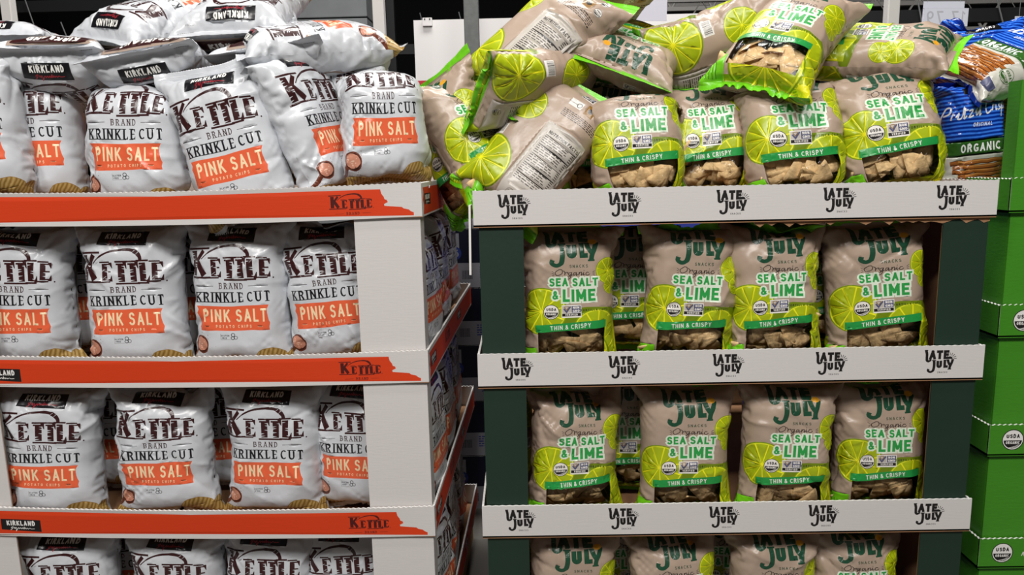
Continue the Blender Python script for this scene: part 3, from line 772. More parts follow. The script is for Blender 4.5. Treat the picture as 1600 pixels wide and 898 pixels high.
def bag(kind, M4, var, label, group=None, seed=None, mirror=False, amp=.0046, bend=(), chips=12, sx=1., sz=1., twist=0., taper=0., foot=0.):
    _n[0] += 1; seed = seed or 100 + _n[0]
    front, back, W, H = sheets(kind)
    X = shape(var) * np.array([W / .30 * sx, 1, H / .425 * sz])
    if mirror:
        Mx = X.shape[1]; X = X[:, (NU - np.arange(Mx)) % Mx] * np.array([-1, 1, 1])
    if foot:
        q = np.clip(1 - X[..., 2] / .09, 0, 1); X = X.copy(); X[..., 0] *= 1 - foot * q * q; X[..., 2] += .35 * foot * .09 * q * q
    if taper:
        q = np.clip(X[..., 2] / H, 0, 1); X = X.copy(); X[..., 0] *= 1 - taper * q * q * (3 - 2 * q)
    if twist:
        a = twist * (X[..., 2] / H - .3); x, y = X[..., 0].copy(), X[..., 1].copy(); X[..., 0] = x * np.cos(a) - y * np.sin(a); X[..., 1] = x * np.sin(a) + y * np.cos(a)
    for z0, ang, L in bend: X = bent(X, z0, ang, L)
    G = creased(X, seed, amp); nr, nc, _ = G.shape; half = nc // 2
    N = grid_normals(G)
    root = empty(NAMES[kind]); root.matrix_world = M4
    tag(root, label, CATS[kind], group)
    def lay(sheet, off):
        V2 = sheet[0]; c = (V2[:, 0] / W + .5) * half + off; r = V2[:, 1] / H * (nr - 1)
        return cubic(G, np.clip(r, 0, nr - 1), c)
    Vf = lay(front, 0); Vb = lay(back, half)
    mats = []; 
    def remap(ms, mi):
        t = []
        for m in ms:
            if m not in mats: mats.append(m)
            t.append(mats.index(m))
        return np.array(t, np.int32)[mi]
    mf = remap(front[2], front[3]); mb = remap(back[2], back[3])
    T = np.concatenate([front[1], back[1] + len(Vf)]); mi = np.concatenate([mf, mb]); V = np.concatenate([Vf, Vb]); uv = np.concatenate([front[0], back[0] + np.array([.5, .2])])
    if 'window' in mats:
        w = mats.index('window'); k = mi == w; Tw = T[k]; us, inv = np.unique(Tw, return_inverse=True)
        link('chip_window', mesh_np('chip_window', V[us], inv.reshape(Tw.shape), ['window'], uv=uv[us]), root)
        T = T[~k]; mi = mi[~k]
    us, inv = np.unique(T, return_inverse=True)
    link('pouch', mesh_np('pouch', V[us], inv.reshape(T.shape), mats, mi, uv[us]), root)
    # crimped seals
    for nm, row, d in (('top_seal', nr - 1, 1), ('bottom_seal', 0, -1)):
        A = .5 * (G[row, :half + 1] + G[row, (nc - np.arange(half + 1)) % nc]); B = G[row - d * 5]; B = .5 * (B[:half + 1] + B[(nc - np.arange(half + 1)) % nc])
        D = A - B; D = D / np.sqrt((D * D).sum(1, keepdims=True)); Nn = np.cross(np.gradient(A, axis=0), D); Nn = Nn / (np.sqrt((Nn * Nn).sum(1, keepdims=True)) + 1e-9)
        P = []; rows = 6
        for k in range(rows):
            t = k / (rows - 1); zig = (.0012 * (np.arange(half + 1) % 2)) * (k == rows - 1)
            P.append(A + D * (t * .011 + zig)[:, None] * 1. + Nn * (.0005 * (-1) ** k) if k else A)
        P = np.array(P); m = half + 1; q = []
        for k in range(rows - 1):
            i = np.arange(half) + k * m; q.append(np.stack([i, i + 1, i + 1 + m, i + m], 1))
        q = np.concatenate(q); Pf = P.reshape(-1, 3); Pn = np.tile(Nn, (rows, 1))
        link(nm, mesh_np(nm, np.concatenate([Pf + Pn * .0003, Pf - Pn * .0003]), np.concatenate([q, q[:, ::-1] + len(Pf)]), [SEALM[kind]], uv=np.zeros((2 * len(Pf), 2))), root)
    if kind == 'tortilla' and chips:
        if not CHIPS: chip_meshes()
        r = random.Random(seed)
        for k in range(chips):
            u = -.085 + .17 * ((k * .618) % 1) + r.uniform(-.012, .012); v = .05 + .092 * (k + r.random()) / chips
            ri = int(v / H * (nr - 1)); ci = int((u / W + .5) * half); p = G[ri, ci]; n = N[ri, ci]
            q = Vector(n).to_track_quat('Z', 'Y').to_matrix().to_4x4()
            o = link('tortilla_chip', CHIPS[r.randrange(5)], root)
            dep = .015 + .006 * (k % 3)
            o.matrix_local = Matrix.Translation(Vector(p - n * dep)) @ q @ Euler((r.uniform(-.12, .12), r.uniform(-.12, .12), r.uniform(0, 6.28))).to_matrix().to_4x4()
    return root
def stand(kind, px, py, Y, zb, var, label, group=None, yaw=0., roll=0., pitch=0., **k):
    """a bag standing at the pixel column px (at height py), depth Y, its bottom seal at height zb"""
    p = at(px, py, Y)
    M4 = Matrix.Translation((p.x, Y, zb)) @ Euler((R(pitch), R(roll), R(yaw)), 'XYZ').to_matrix().to_4x4()
    return bag(kind, M4, var, label, group, **k)
def lie(kind, px, py, Y, top, face, var, label, group=None, mid=.2, **k):
    """a bag lying with its middle at a pixel and depth, its top end and its front panel pointing along two directions"""
    t = Vector(top).normalized(); y = -Vector(face).normalized(); y = (y - t * y.dot(t)).normalized(); x = y.cross(t)
    c = at(px, py, Y) - t * mid
    M4 = Matrix(((x.x, y.x, t.x, c.x), (x.y, y.y, t.y, c.y), (x.z, y.z, t.z, c.z), (0, 0, 0, 1)))
    return bag(kind, M4, var, label, group, **k)
# ------------------------------------------------------------------ the hall
fl = MB(); fl.box((-9, -5, -.1), (9, 15, 0), 'concrete') if mat('concrete', '6d6a66', .6, .4, bump=.1, bscale=20, var=.15, vscale=2) else None
tag(fl.build('floor'), kind='structure')
mat('hall_dark', '17181a', .9, .2, bump=.2, bscale=3)
wl = MB(); wl.box((-9, 14.8, 0), (9, 15, 7), 'hall_dark'); tag(wl.build('wall_back'), kind='structure')
wl = MB(); wl.box((-9, -5, 7), (9, 15, 7.1), 'hall_dark'); tag(wl.build('ceiling'), kind='structure')
wl = MB(); wl.box((-9.1, -5, 0), (-9, 15, 7), 'hall_dark'); tag(wl.build('wall_left'), kind='structure')
wl = MB(); wl.box((9, -5, 0), (9.1, 15, 7), 'hall_dark'); tag(wl.build('wall_right'), kind='structure')

# ------------------------------------------------------------------ display trays and corner posts
def scallop(w, h, per, amp):
    n = int(w / per); top = []
    for i in range(n * 4 + 1):
        x = w * i / (n * 4); top.append((x, h - amp * (1 - math.cos(6.2832 * i / 4)) / 2))
    return [(0, 0), (w, 0)] + top[::-1]
def art_lip_orange(w, h):
    a = Art()
    a.add([(0, .003), (w - .019, .003), (w - .019, .010), (w - .026, .013), (w - .03, .017), (w - .042, .020), (w - .046, .0235), (w - .086, .028), (w - .087, .032), (w - .078, .036), (w - .080, .041), (w - .085, .043), (w - .087, .049), (w - .092, .056), (w - .094, h - .013), (w * .5, h - .0122), (0, h - .0125)], 'board_orange')
    a.place(kettle_logo('board_maroon', None), w - .162, .0245, .094)
    a.text('BRAND', w - .16, .0105, .0068, .17, 'board_maroon', style='serif', sp=.3, thin=.45)
    a.rect(w - .202, .0135, w - .182, .0142, 'board_maroon'); a.rect(w - .138, .0135, w - .118, .0142, 'board_maroon')
    a.place(kirkland('board_black', 'board_edge', 'board_edge'), .165, .030, .105)
    return a
def art_side_orange(w, h):
    a = Art()
    a.add([(.022, .004), (w, .004), (w, h - .011), (.02, h - .012), (.028, h * .7), (.018, h * .5), (.03, h * .3)], 'board_orange')
    for x in (.085, .62): a.place(kirkland('board_black', 'board_edge', 'board_edge'), x, h * .48, .09)
    a.place(kettle_logo('board_maroon', None), .35, .0245, .094)
    return a
def art_lip_white(w, h):
    a = Art()
    for f in (.079, .291, .497, .70, .914): a.place(july_logo('board_black', None, 'board_black'), w * f - .004, h * .53, .066)
    return a
def art_lip_green(w, h):
    a = Art()
    for x in (.062, .4, .75, 1.1):
        if x < w - .05: a.place(usda('board_black', 'board_edge'), x, h * .50, .0285)
    a.script([[(-2, .2), (-1.8, .8), (-1.6, .2), (-1.4, .8), (-1.5, -.5)], [(-1, .4), (-.7, .7), (-.6, .2), (-1, .3)], [(-.2, .7), (-.2, .2), (.2, .3), (.2, .7)], [(.6, .2), (.7, .7), (1, .6)]], .15, h * .35, .018, .1, 'board_edge')
    return a
_lips = {}
def lip(key, fn, w, h, per, amp, bg):
    if key not in _lips: _lips[key] = cut_sheet(fn(w, h), scallop(w, h, per, amp), .02, bg)
    return _lips[key]
def tray(P0, P1, depth, ztop, h, kinds, label, group, sag=0., bulge=0., pad=0., per=.0125, amp=.0022, floor_m='board_kraft'):
    """open cardboard tray: front lip from P0 (left) to P1 (right), sides running back"""
    P0 = Vector(P0 + (0,)); P1 = Vector(P1 + (0,)); w = (P1 - P0).length; ex = (P1 - P0).normalized(); ey = Vector((-ex.y, ex.x, 0)); th = .005
    root = empty('display_tray', (P0 + P1) / 2 + Vector((0, 0, ztop - h)))
    mid = root.location.copy(); tag(root, label, 'display tray', group)
    front, side, bg = kinds
    def mf(x, y):
        q = x / w * 2 - 1; b = (1 - q * q)
        p = P0 + ex * x - ey * bulge * b * (y / h); return tuple(p + Vector((0, 0, ztop - h + y - sag * b)) - mid)
    board('front_lip', lip((bg, 'f', round(w, 2), round(h, 3)), front, w, h, per, amp, bg), mf, th, tuple(ey), root, back=bg if bg == 'board_green' else 'board_kraft')
    sl = lip((bg, 's', round(depth, 2), round(h, 3)), side, depth, h, per, amp, bg)
    board('side_lip', sl, lambda x, y: tuple(P1 + ey * (x + .001) + Vector((0, 0, ztop - h + y - .002)) - mid), th, tuple(-ex), root)
    board('side_lip', sl, lambda x, y: tuple(P0 + ey * (depth - x + .001) + Vector((0, 0, ztop - h + y - .002)) - mid), th, tuple(ex), root)
    board('back_lip', lip((bg, 'b', round(w, 2), round(h, 3)), lambda a, b: Art(), w, h, per, amp, bg), lambda x, y: tuple(P1 - ex * x + ey * depth + Vector((0, 0, ztop - h + y)) - mid), th, tuple(-ey), root)
    m = MB(); c = [P0, P1, P1 + ey * depth, P0 + ey * depth]; c = [(p - mid).to_2d() for p in c]
    m.prism([tuple(p) for p in c], -.002, .004, floor_m); m.build('tray_floor', root)
    if pad:
        e2 = ex.to_2d() * .012; n2 = ey.to_2d() * .012; ins = [c[0] + e2 + n2, c[1] - e2 + n2, c[2] - e2 - n2, c[3] + e2 - n2]; m = MB(); m.prism([tuple(p) for p in ins], .0045, pad, 'board_kraft'); m.build('pad', root)
    return root, ex, ey, P0, P1
def post(corner, ex, ey, wf, ws, z0, z1, label, m_out, m_in, right, group, z1s=None):
    """L-shaped cardboard corner post: a front face wf wide and a flange ws deep"""
    t = .006; s = -1 if right else 1; o = empty('corner_post', (corner.x, corner.y, z0)); tag(o, label, 'corner post', group)
    H = z1 - z0
    def P(a, b): v = ex * (s * a) + ey * b; return (v.x, v.y)
    def ring(a0, a1, b0, b1):
        q = [P(a0, b0), P(a1, b0), P(a1, b1), P(a0, b1)]; return q if s > 0 else q[::-1]
    m = MB(); m.prism(ring(0, wf, 0, t * .5), 0, H, m_out); m.prism(ring(.0005, wf - .0005, t * .5, t), 0.0005, H - .0005, m_in); m.build('front_panel', o)
    m = MB(); m.prism(ring(0, t * .5, t, ws), 0, H, m_out); m.prism(ring(t * .5, t, t, ws - .0005), .0005, H - .0005, m_in); m.build('side_flange', o)
    return o
def pallet(c, ex, ey, w, d, label):
    o = empty('wooden_pallet', (c.x, c.y, 0)); o.rotation_euler = (0, 0, math.atan2(ex.y, ex.x)); tag(o, label, 'pallet')
    mat('pine', 'a98a63', .8, .2, bump=.3, bscale=30, var=.2)
    for x in (-w / 2 + .03, 0, w / 2 - .03):
        m = MB(); m.box((x - .02, 0, 0), (x + .02, d, .09), 'pine'); m.build('stringer', o)
    for k in range(6):
        y = k * (d - .09) / 5; m = MB(); m.box((-w / 2, y, .09), (w / 2, y + .09, .108), 'pine'); m.build('deck_board', o)
WHICH = ['topmost', 'second from the top', 'third from the top', 'lowest, below the frame']
# left display: white and orange trays
LP0, LP1 = (-1.445, 1.745), (-.225, 1.700); LH_ = .079; LSTEP = .394
LTOP = [CAM_Z - .033 - LSTEP * k for k in range(4)]
for k in range(4):
    lab = ['white and orange cardboard tray under the heap of white bags', 'orange and white tray, second down on the left, under the upper row of bags', 'orange and white tray, third down on the left, black label at its left end', 'orange and white tray at the bottom of the left display'][k]
    tr, lex, ley, a0, a1 = tray(LP0, LP1, 1.0, LTOP[k], LH_, (art_lip_orange, art_side_orange, 'board_white'), lab, 'orange and white trays of the left display', sag=.010, bulge=.006, pad=.03 if k == 0 else 0)
    if k:
        z0 = LTOP[k] - LH_ + .004; z1 = LTOP[k - 1] - LH_ - .002
        lv = ['', 'between the two upper trays', 'between the second and third trays', 'below the third tray'][k]
        q1 = a1 - lex * .006 + ley * .007; q0 = a0 + lex * .006 + ley * .007
        post(q1, lex, ley, .155, .05, z0, z1, 'white corner post right of the white bags, ' + lv, 'board_white', 'board_kraft', True, 'white corner posts')
        post(q0, lex, ley, .135, .05, z0, z1, 'white corner post at the left photo edge, ' + lv, 'board_white', 'board_kraft', False, 'white corner posts')
pallet((a0 + a1) / 2, lex, ley, 1.2, 1.0, 'wooden pallet under the left display of white bags')
# right display: white trays, dark green posts
RP0, RP1 = (-.1102, 1.7377), (1.1098, 1.7377); RH_ = .0848; RSTEP = .3924
RTOP = [CAM_Z - .0578 - RSTEP * k for k in range(4)]
for k in range(4):
    lab = ['white tray with dark logos under the heap of brown and lime bags', 'white cardboard tray with printed logos second from the top on the right display', 'white cardboard tray with printed logos third from the top on the right display', 'white cardboard tray at the bottom of the right display'][k]
    tr, rex, rey, b0, b1 = tray(RP0, RP1, 1.0, RTOP[k], RH_, (art_lip_white, lambda w, h: Art(), 'board_white'), lab, 'white trays of the right display', pad=.045 if k == 0 else 0, per=.017, amp=.0012)
    if k == 0:
        r = random.Random(8); pts = [(x, .018) for x in (.62, .05)][::1]
        n = 40; jag = [(.10 + .55 * i / n, .012 - r.uniform(.0, .012)) for i in range(n + 1)]
        board('torn_edge', cut_sheet(Art(), jag + [(.65, .016), (.10, .016)], None, 'board_kraft'), lambda x, y: (x - .05, .0065, y - .0155), .0015, (0, 1, 0), tr, back='board_kraft')
        board('hanging_flap', cut_sheet(Art(), [(0, -.115), (.014, -.118), (.05, -.02), (.05, .05), (0, .05)], None, 'board_kraft'), lambda x, y: (-.610 - .006 - .003 * (y < 0), .01 + x, y), .005, (-1, 0, 0), tr, back='board_kraft')
    if k:
        z0 = RTOP[k] - RH_ + .004; z1 = RTOP[k - 1] - RH_ - .002
        lv = ['', 'between the two upper white trays', 'between the second and third white trays', 'below the third white tray'][k]
        q1 = b1 - rex * .012 + rey * .008; q0 = b0 + rex * .012 + rey * .008
        post(q1, rex, rey, .105, .42, z0, z1, 'dark green post right of the brown bags, ' + lv, 'board_forest', 'board_kraft', True, 'dark green corner posts')
        post(q0, rex, rey, .105, .10, z0, z1, 'dark green post left of the brown bags, ' + lv, 'board_forest', 'board_kraft', False, 'dark green corner posts')
pallet((b0 + b1) / 2, rex, rey, 1.2, 1.0, 'wooden pallet under the right display of brown bags')
# green display at the right edge
GP0, GP1 = (1.212, 1.85), (2.35, 1.85); GH_ = .085; GSTEP = .318
GTOP = [CAM_Z - .057 - GSTEP * k for k in range(4)]
for k in range(4):
    lab = ['bright green cardboard tray holding the blue pretzel bags', 'bright green tray second from the top with a round black and white seal', 'bright green tray third from the top with a round black and white seal', 'bright green tray fourth from the top at the lower right corner'][k]
    tr, gex, gey, g0, g1 = tray(GP0, GP1, 1.0, GTOP[k], GH_, (art_lip_green, art_lip_green, 'board_green'), lab, 'green trays at the right edge', per=.014, amp=.003, floor_m='board_green')
    z0 = GTOP[k] - GH_ + .004; z1 = GTOP[k - 1] - GH_ - .002 if k else at(1592, 125, 1.87).z
    lv = ['rising above the top green tray', 'between the first and second green trays', 'between the second and third green trays', 'between the third and fourth green trays'][k]
    post(g0 + gex * .012 + gey * .012, gex, gey, .17, .16 if k else .05, z0, z1, 'bright green cardboard corner post ' + lv, 'board_green', 'board_green', False, 'green corner posts')
for s_ in (0, 1):
    q = (g0 + gex * .012 + gey * .012) if s_ == 0 else (g1 - gex * .012 + gey * .012)
    post(q, gex, gey, .17, .16, 0, GTOP[3] - GH_ - .002, ('left', 'right')[s_] + ' bright green corner post from the floor to the lowest green tray', 'board_green', 'board_green', s_ == 1, 'green corner posts')
# ------------------------------------------------------------------ bags on the shelves
LF = [t - LH_ + .006 for t in LTOP]; RF = [t - RH_ + .006 for t in RTOP]
GSW = 'white bags standing on the left shelves'; GST = 'brown and lime bags standing on the right shelves'
lipy = {1: 556, 2: 798, 3: 1000}
B = bag
rowname = {1: 'upper shelf', 2: 'middle shelf', 3: 'bottom shelf'}
def shelf(kind, tier, px, Y, var, label, yaw=0., roll=0., **k):
    zf = (LF if kind == 'potato' else RF)[tier]
    p = at(px, lipy[tier] if tier < 3 else 890, Y - .05)
    M4 = Matrix.Translation((p.x, Y, zf + (.012 if kind == 'potato' or tier > 1 else .026))) @ Euler((R(k.pop('pitch', -2)), R(roll), R(yaw)), 'XYZ').to_matrix().to_4x4()
    if kind == 'tortilla':
        k.setdefault('sz', .95)
        if k['bend'][0][1] > 0: k['bend'] = [(k['bend'][0][0] - .025, 1.3, .03)]
    return bag(kind, M4, var, label, GSW if kind == 'potato' else GST, **k)
TOPB = [(.335, .5, .05)]
def top(z, a, L=.05): return [(z, a, L)]
# left, upper shelf
shelf('potato', 1, 28, 1.845, 1, 'white bag cut by the left photo edge on the upper left shelf', roll=2, yaw=2, bend=top(.36, .5))
shelf('potato', 1, 207, 1.825, 0, 'white bag on the upper left shelf, second of the four in front, standing straight', yaw=1, bend=top(.385, .6))
shelf('potato', 1, 372, 1.825, 2, 'third of the four front white bags on the upper left shelf', yaw=-2, roll=1, bend=top(.385, .6))
shelf('potato', 1, 524, 1.835, 5, 'white bag with a creased top half behind the white post, upper left shelf', yaw=3, roll=-3, bend=top(.36, .6), sx=.95)
shelf('potato', 1, 112, 1.985, 3, 'shaded white bag in the back row seen between the two leftmost upper shelf bags', bend=top(.36, .8))
shelf('potato', 1, 290, 1.99, 4, 'shaded white bag seen between the second and third upper left shelf bags', bend=top(.36, .8))
# left, middle shelf
shelf('potato', 2, 72, 1.825, 4, 'leftmost white bag of the middle left shelf, its name label tilted', roll=2.5, yaw=5, bend=top(.375, .5), sx=1.0, sz=.955)
shelf('potato', 2, 252, 1.822, 3, 'white bag on the middle left shelf whose top folds forward over its black label', roll=1, bend=top(.36, -.5, .04), sz=.955)
shelf('potato', 2, 424, 1.825, 0, 'white bag on the middle left shelf, third in front, its label touching the tray above', yaw=-2, roll=1.5, bend=top(.385, .5), sz=.955)
shelf('potato', 2, 560, 1.848, 1, 'white bag on the middle left shelf pressed against the white post', yaw=-6, roll=1, bend=top(.37, .5), mirror=True, sx=.96, sz=.955)
shelf('potato', 2, 160, 1.985, 5, 'shaded white bag in the back row between the first and second middle shelf bags', bend=top(.36, .8), sz=.955)
shelf('potato', 2, 338, 1.985, 2, 'shaded white bag in the back row between the second and third middle shelf bags', bend=top(.36, .8), sz=.955)
# left, bottom shelf
shelf('potato', 3, 92, 1.835, 0, 'leftmost white bag of the bottom left shelf, cut by the lower photo edge', roll=1, yaw=3, bend=top(.37, -.4, .04), sz=.955)
shelf('potato', 3, 264, 1.83, 4, 'second white bag of the bottom left shelf with its brown name just below the tray', roll=1, bend=top(.36, .9), sz=.955)
shelf('potato', 3, 408, 1.84, 1, 'third white bag of the bottom left shelf, cut by the lower photo edge', roll=2, yaw=-2, bend=top(.37, .6), sz=.955)
shelf('potato', 3, 540, 1.85, 2, 'rightmost white bag of the bottom left shelf beside the white post', roll=-2, yaw=-3, bend=top(.37, .6), sx=.95, sz=.955)
shelf('potato', 3, 182, 1.995, 3, 'shaded white bag in the back row of the bottom left shelf', bend=top(.36, .8), sz=.955)
# bags facing the gap between the displays
def side(kind, X, Y, zf, yaw, var, label, roll=0., **k):
    return bag(kind, Matrix.Translation((X, Y, zf + .012)) @ Euler((R(-2), R(roll), R(yaw)), 'XYZ').to_matrix().to_4x4(), var, label, GSW if kind == 'potato' else GST, **k)
side('potato', -.278, 1.90, LF[1], 82, 3, 'white bag turned to the dark gap, just right of the upper white post', bend=top(.34, .4), sx=1.08)
side('potato', -.275, 2.17, LF[1], 88, 1, 'second white bag turned to the dark gap, deeper in the upper left shelf', bend=top(.34, .4), sx=1.08)
side('potato', -.275, 2.45, LF[1], 88, 0, 'third white bag turned to the dark gap, deeper in the upper left shelf', bend=top(.34, .4), sx=1.08)
side('potato', -.278, 1.90, LF[2], 84, 0, 'white bag turned to the dark gap, right of the middle white post', bend=top(.34, .4), sx=1.08)
side('potato', -.275, 2.17, LF[2], 90, 4, 'second white bag turned to the dark gap, deeper in the middle left shelf', bend=top(.34, .4), sx=1.08)
side('potato', -.275, 2.45, LF[2], 90, 2, 'third white bag turned to the dark gap, deeper in the middle left shelf', bend=top(.34, .4), sx=1.08)
side('potato', -.278, 1.90, LF[3], 80, 5, 'white bag turned to the dark gap, right of the bottom white post', bend=top(.34, .4), roll=4, sx=1.08)
side('potato', -.275, 2.17, LF[3], 90, 2, 'second white bag turned to the dark gap, deeper in the bottom left shelf', bend=top(.34, .4), sx=1.08)
side('potato', -.275, 2.45, LF[3], 90, 2, 'third white bag turned to the dark gap, deeper in the bottom left shelf', bend=top(.34, .4), sx=1.08)
side('tortilla', -.045, 2.02, RF[2], -90, 1, 'lime bag showing a thin edge left of the middle dark green post', bend=top(.34, .4), chips=4)
side('tortilla', -.045, 2.02, RF[3], -90, 0, 'lime bag showing a thin edge left of the lowest dark green post', bend=top(.34, .4), chips=4)
# right, upper shelf
shelf('tortilla', 1, 890, 1.835, 2, 'brown and lime bag next to the left dark green post, upper right shelf', roll=1, yaw=2, bend=top(.375, .5), chips=10)
shelf('tortilla', 1, 1078, 1.835, 1, 'second of the four front brown and lime bags on the upper right shelf', yaw=-2, roll=2.5, bend=top(.37, .6), chips=10)
shelf('tortilla', 1, 1217, 1.825, 5, 'third of the four front brown and lime bags on the upper right shelf', roll=-1, bend=top(.385, .3), chips=10, sx=.97)
shelf('tortilla', 1, 1383, 1.84, 0, 'brown and lime bag next to the right dark green post, upper right shelf', roll=-4, yaw=-3, bend=top(.375, .5), chips=10, sx=1.03)
shelf('tortilla', 1, 985, 1.98, 4, 'shaded lime bag behind the first two bags of the upper right shelf', bend=top(.36, .7), chips=7)
shelf('tortilla', 1, 1296, 1.985, 3, 'shaded lime bag behind the last two bags of the upper right shelf', bend=top(.36, .7), chips=7)
# right, middle shelf
shelf('tortilla', 2, 897, 1.832, 3, 'brown and lime bag on the middle right shelf beside the left green post', roll=2, yaw=6, bend=top(.37, .5), chips=10)
shelf('tortilla', 2, 1073, 1.835, 0, 'second brown and lime bag on the middle right shelf, left of a dark gap', roll=.5, bend=top(.38, .5), chips=10)
shelf('tortilla', 2, 1233, 1.825, 2, 'third brown and lime bag on the middle right shelf, right of a dark gap', roll=1, yaw=-2, bend=top(.38, .5), chips=10, mirror=True)
shelf('tortilla', 2, 1384, 1.85, 1, 'last brown and lime bag on the middle right shelf, beside the brown inner wall', roll=-2, yaw=-4, bend=top(.38, .6), chips=10)
shelf('tortilla', 2, 982, 1.98, 4, 'shaded lime bag behind the first two bags of the middle right shelf', bend=top(.36, .7), chips=7)
# right, bottom shelf
shelf('tortilla', 3, 893, 1.835, 0, 'leftmost brown and lime bag of the bottom right shelf, its top folded forward', roll=2, yaw=3, bend=top(.365, -.5, .05), chips=5)
shelf('tortilla', 3, 1066, 1.835, 3, 'second brown and lime bag of the bottom right shelf, its top sagging in the middle', roll=-4, bend=top(.38, .5), chips=5)
shelf('tortilla', 3, 1218, 1.835, 4, 'third brown and lime bag of the bottom right shelf, standing straight', roll=0, bend=top(.38, .5), chips=5, mirror=True)
shelf('tortilla', 3, 1354, 1.845, 5, 'rightmost brown and lime bag of the bottom right shelf with a pulled up corner', roll=-3, yaw=-2, bend=top(.385, .4), chips=5)
shelf('tortilla', 3, 982, 1.985, 2, 'shaded lime bag behind the first two bags of the bottom right shelf', bend=top(.36, .7), chips=4)
shelf('tortilla', 3, 1142, 1.99, 1, 'shaded lime bag in the back row between the middle bags of the bottom right shelf', bend=top(.36, .7), chips=4)

# ------------------------------------------------------------------ bags heaped on the top trays
GLP = 'white bags heaped on the left top tray'; GRP = 'brown and lime bags heaped on the right top tray'
def up(kind, px, py, v, Y, var, label, yaw=0., roll=0., pitch=-3., **k):
    """standing bag whose artwork height v sits at pixel (px, py)"""
    if kind == 'tortilla': k.setdefault('sz', .95); v = v * .95 - .013
    k.setdefault('foot', .22)
    Rm = Euler((0, R(roll), 0)).to_matrix() @ Euler((0, 0, R(yaw))).to_matrix() @ Euler((R(pitch), 0, 0)).to_matrix()
    c = at(px, py, Y - .05); o = Rm @ Vector((0, 0, v)); b = Vector((c.x, Y, c.z)) - Vector((o.x, o.y, o.z))
    return bag(kind, Matrix.Translation(b) @ Rm.to_4x4(), var, label, GLP if kind == 'potato' else GRP, **k)
def on(kind, *a, **k): return lie(kind, *a, group=GLP if kind == 'potato' else GRP, **k)
up('potato', -62, 205, .17, 1.815, 4, 'white bag of the top heap cut by the left photo edge', roll=-4, yaw=10, bend=top(.34, .5))
up('potato', 38, 218, .165, 1.905, 0, 'half hidden upright white bag, second from the left in the top heap', roll=-1, yaw=8, sx=.95, bend=top(.24, 1.0, .08))
up('potato', 200, 224, .163, 1.83, 1, 'upright white bag, third from the left in the top heap, top folded back', roll=1, yaw=-2, bend=top(.225, 1.05, .08))
up('potato', 357, 243, .16, 1.80, 2, 'white bag tilted to the left in the top heap with a tall pointed upper corner', roll=-11, yaw=0, bend=top(.39, .2))
up('potato', 486, 205, .17, 1.86, 5, 'white bag leaning left in the top heap, turned away with its side panel in view', roll=-17, yaw=70, bend=top(.33, .5))
up('potato', 594, 186, .16, 1.815, 1, 'upright white bag at the right end of the top heap, ridged chips below', roll=-1, sx=.88, taper=.12, yaw=14, bend=top(.2, 1.2, .08))
up('potato', 520, 160, .2, 1.97, 3, 'shaded white bag behind the two rightmost upright white bags of the heap', roll=6, yaw=-10)
on('potato', 125, 122, 1.96, (.02, -.9, .30), (0, -.45, -.9), 6, 'white bag lying at the left of the heap, sealed end towards the viewer', sx=.98, bend=top(.33, -.35))
on('potato', 30, 80, 2.16, (.1, -1, .06), (0, -.25, 1), 7, 'white bag lying face up at the far left back of the heap')
on('potato', 272, 122, 1.95, (-.06, -.9, .22), (.12, -.42, -.9), 9, 'white bag lying across the heap centre with its sealed end tilted up to the right', bend=top(.34, -.35))
on('potato', 245, 45, 2.05, (-.5, -.75, -.28), (-.15, -.5, .85), 6, 'white bag high on the heap, sliding down to the lower left')
on('potato', 385, 25, 2.03, (.05, -.85, -.38), (.0, -.45, .88), 7, 'topmost white bag of the heap, its sealed edge towards the viewer')
on('potato', 425, 100, 2.09, (-.28, -.1, .9), (-.05, -.95, -.15), 9, 'white bag wedged under the topmost one, its brown print seen upright', sx=.9)
on('potato', 472, 76, 1.94, (-.86, -.46, -.1), (-.3, -.42, .88), 7, 'white bag lying on its back with its chip patterned end pointing right', mid=.21)
on('potato', 450, 112, 1.99, (-.05, -.9, .18), (.1, -.45, -.9), 9, 'white bag squeezed under the one whose chip end points right, black label in shade')
up('tortilla', 1001, 241, .142, 1.835, 0, 'leftmost of the four upright lime bags on the right top tray', roll=-2, yaw=3, sx=1.0, bend=[(.13, .25, .1), (.235, 1.1, .06)], chips=11, pitch=-10, foot=.35)
up('tortilla', 1113, 238, .142, 1.91, 2, 'upright lime bag on the right top tray standing back between two others', roll=-2, yaw=-3, sx=.93, bend=[(.125, .55, .12)], chips=11, pitch=-10, foot=.35)
up('tortilla', 1252, 233, .142, 1.835, 4, 'upright lime bag on the right top tray under the big leaning bag, its name hidden', roll=-2.5, yaw=0, sx=1.07, bend=[(.13, .42, .1), (.27, .8, .07)], chips=11, pitch=-10, foot=.35)
up('tortilla', 1406, 227, .142, 1.835, 5, 'rightmost upright lime bag on the right top tray with its whole front in view', roll=-5, yaw=-2, sx=1.08, bend=[(.135, .48, .12)], chips=11, pitch=-10, foot=.35)
up('tortilla', 955, 215, .2, 2.02, 3, 'shaded brown bag seen between the bag leaning right and the first upright lime bag', roll=8, yaw=-20, bend=[(.3, .6, .08)], chips=4)
up('tortilla', 1168, 200, .2, 2.06, 1, 'shaded brown bag behind the big lime bag, above the middle upright lime bags', roll=-5, yaw=12, bend=[(.3, .6, .08)], chips=4)
on('tortilla', 850, 222, 1.865, (.63, .22, .73), (.28, .92, -.18), 7, 'lime bag leaning right behind the white lip with its nutrition panel in view')
on('tortilla', 730, 208, 1.96, (-.5, .35, .8), (.6, -.78, .2), 6, 'lime bag tipped left at the left corner of the right top tray', chips=11, sx=.92)
on('tortilla', 715, 215, 1.98, (-.35, .2, .9), (-.6, -.7, .2), 2, 'brown lime bag hanging out behind the left corner of the right tray')
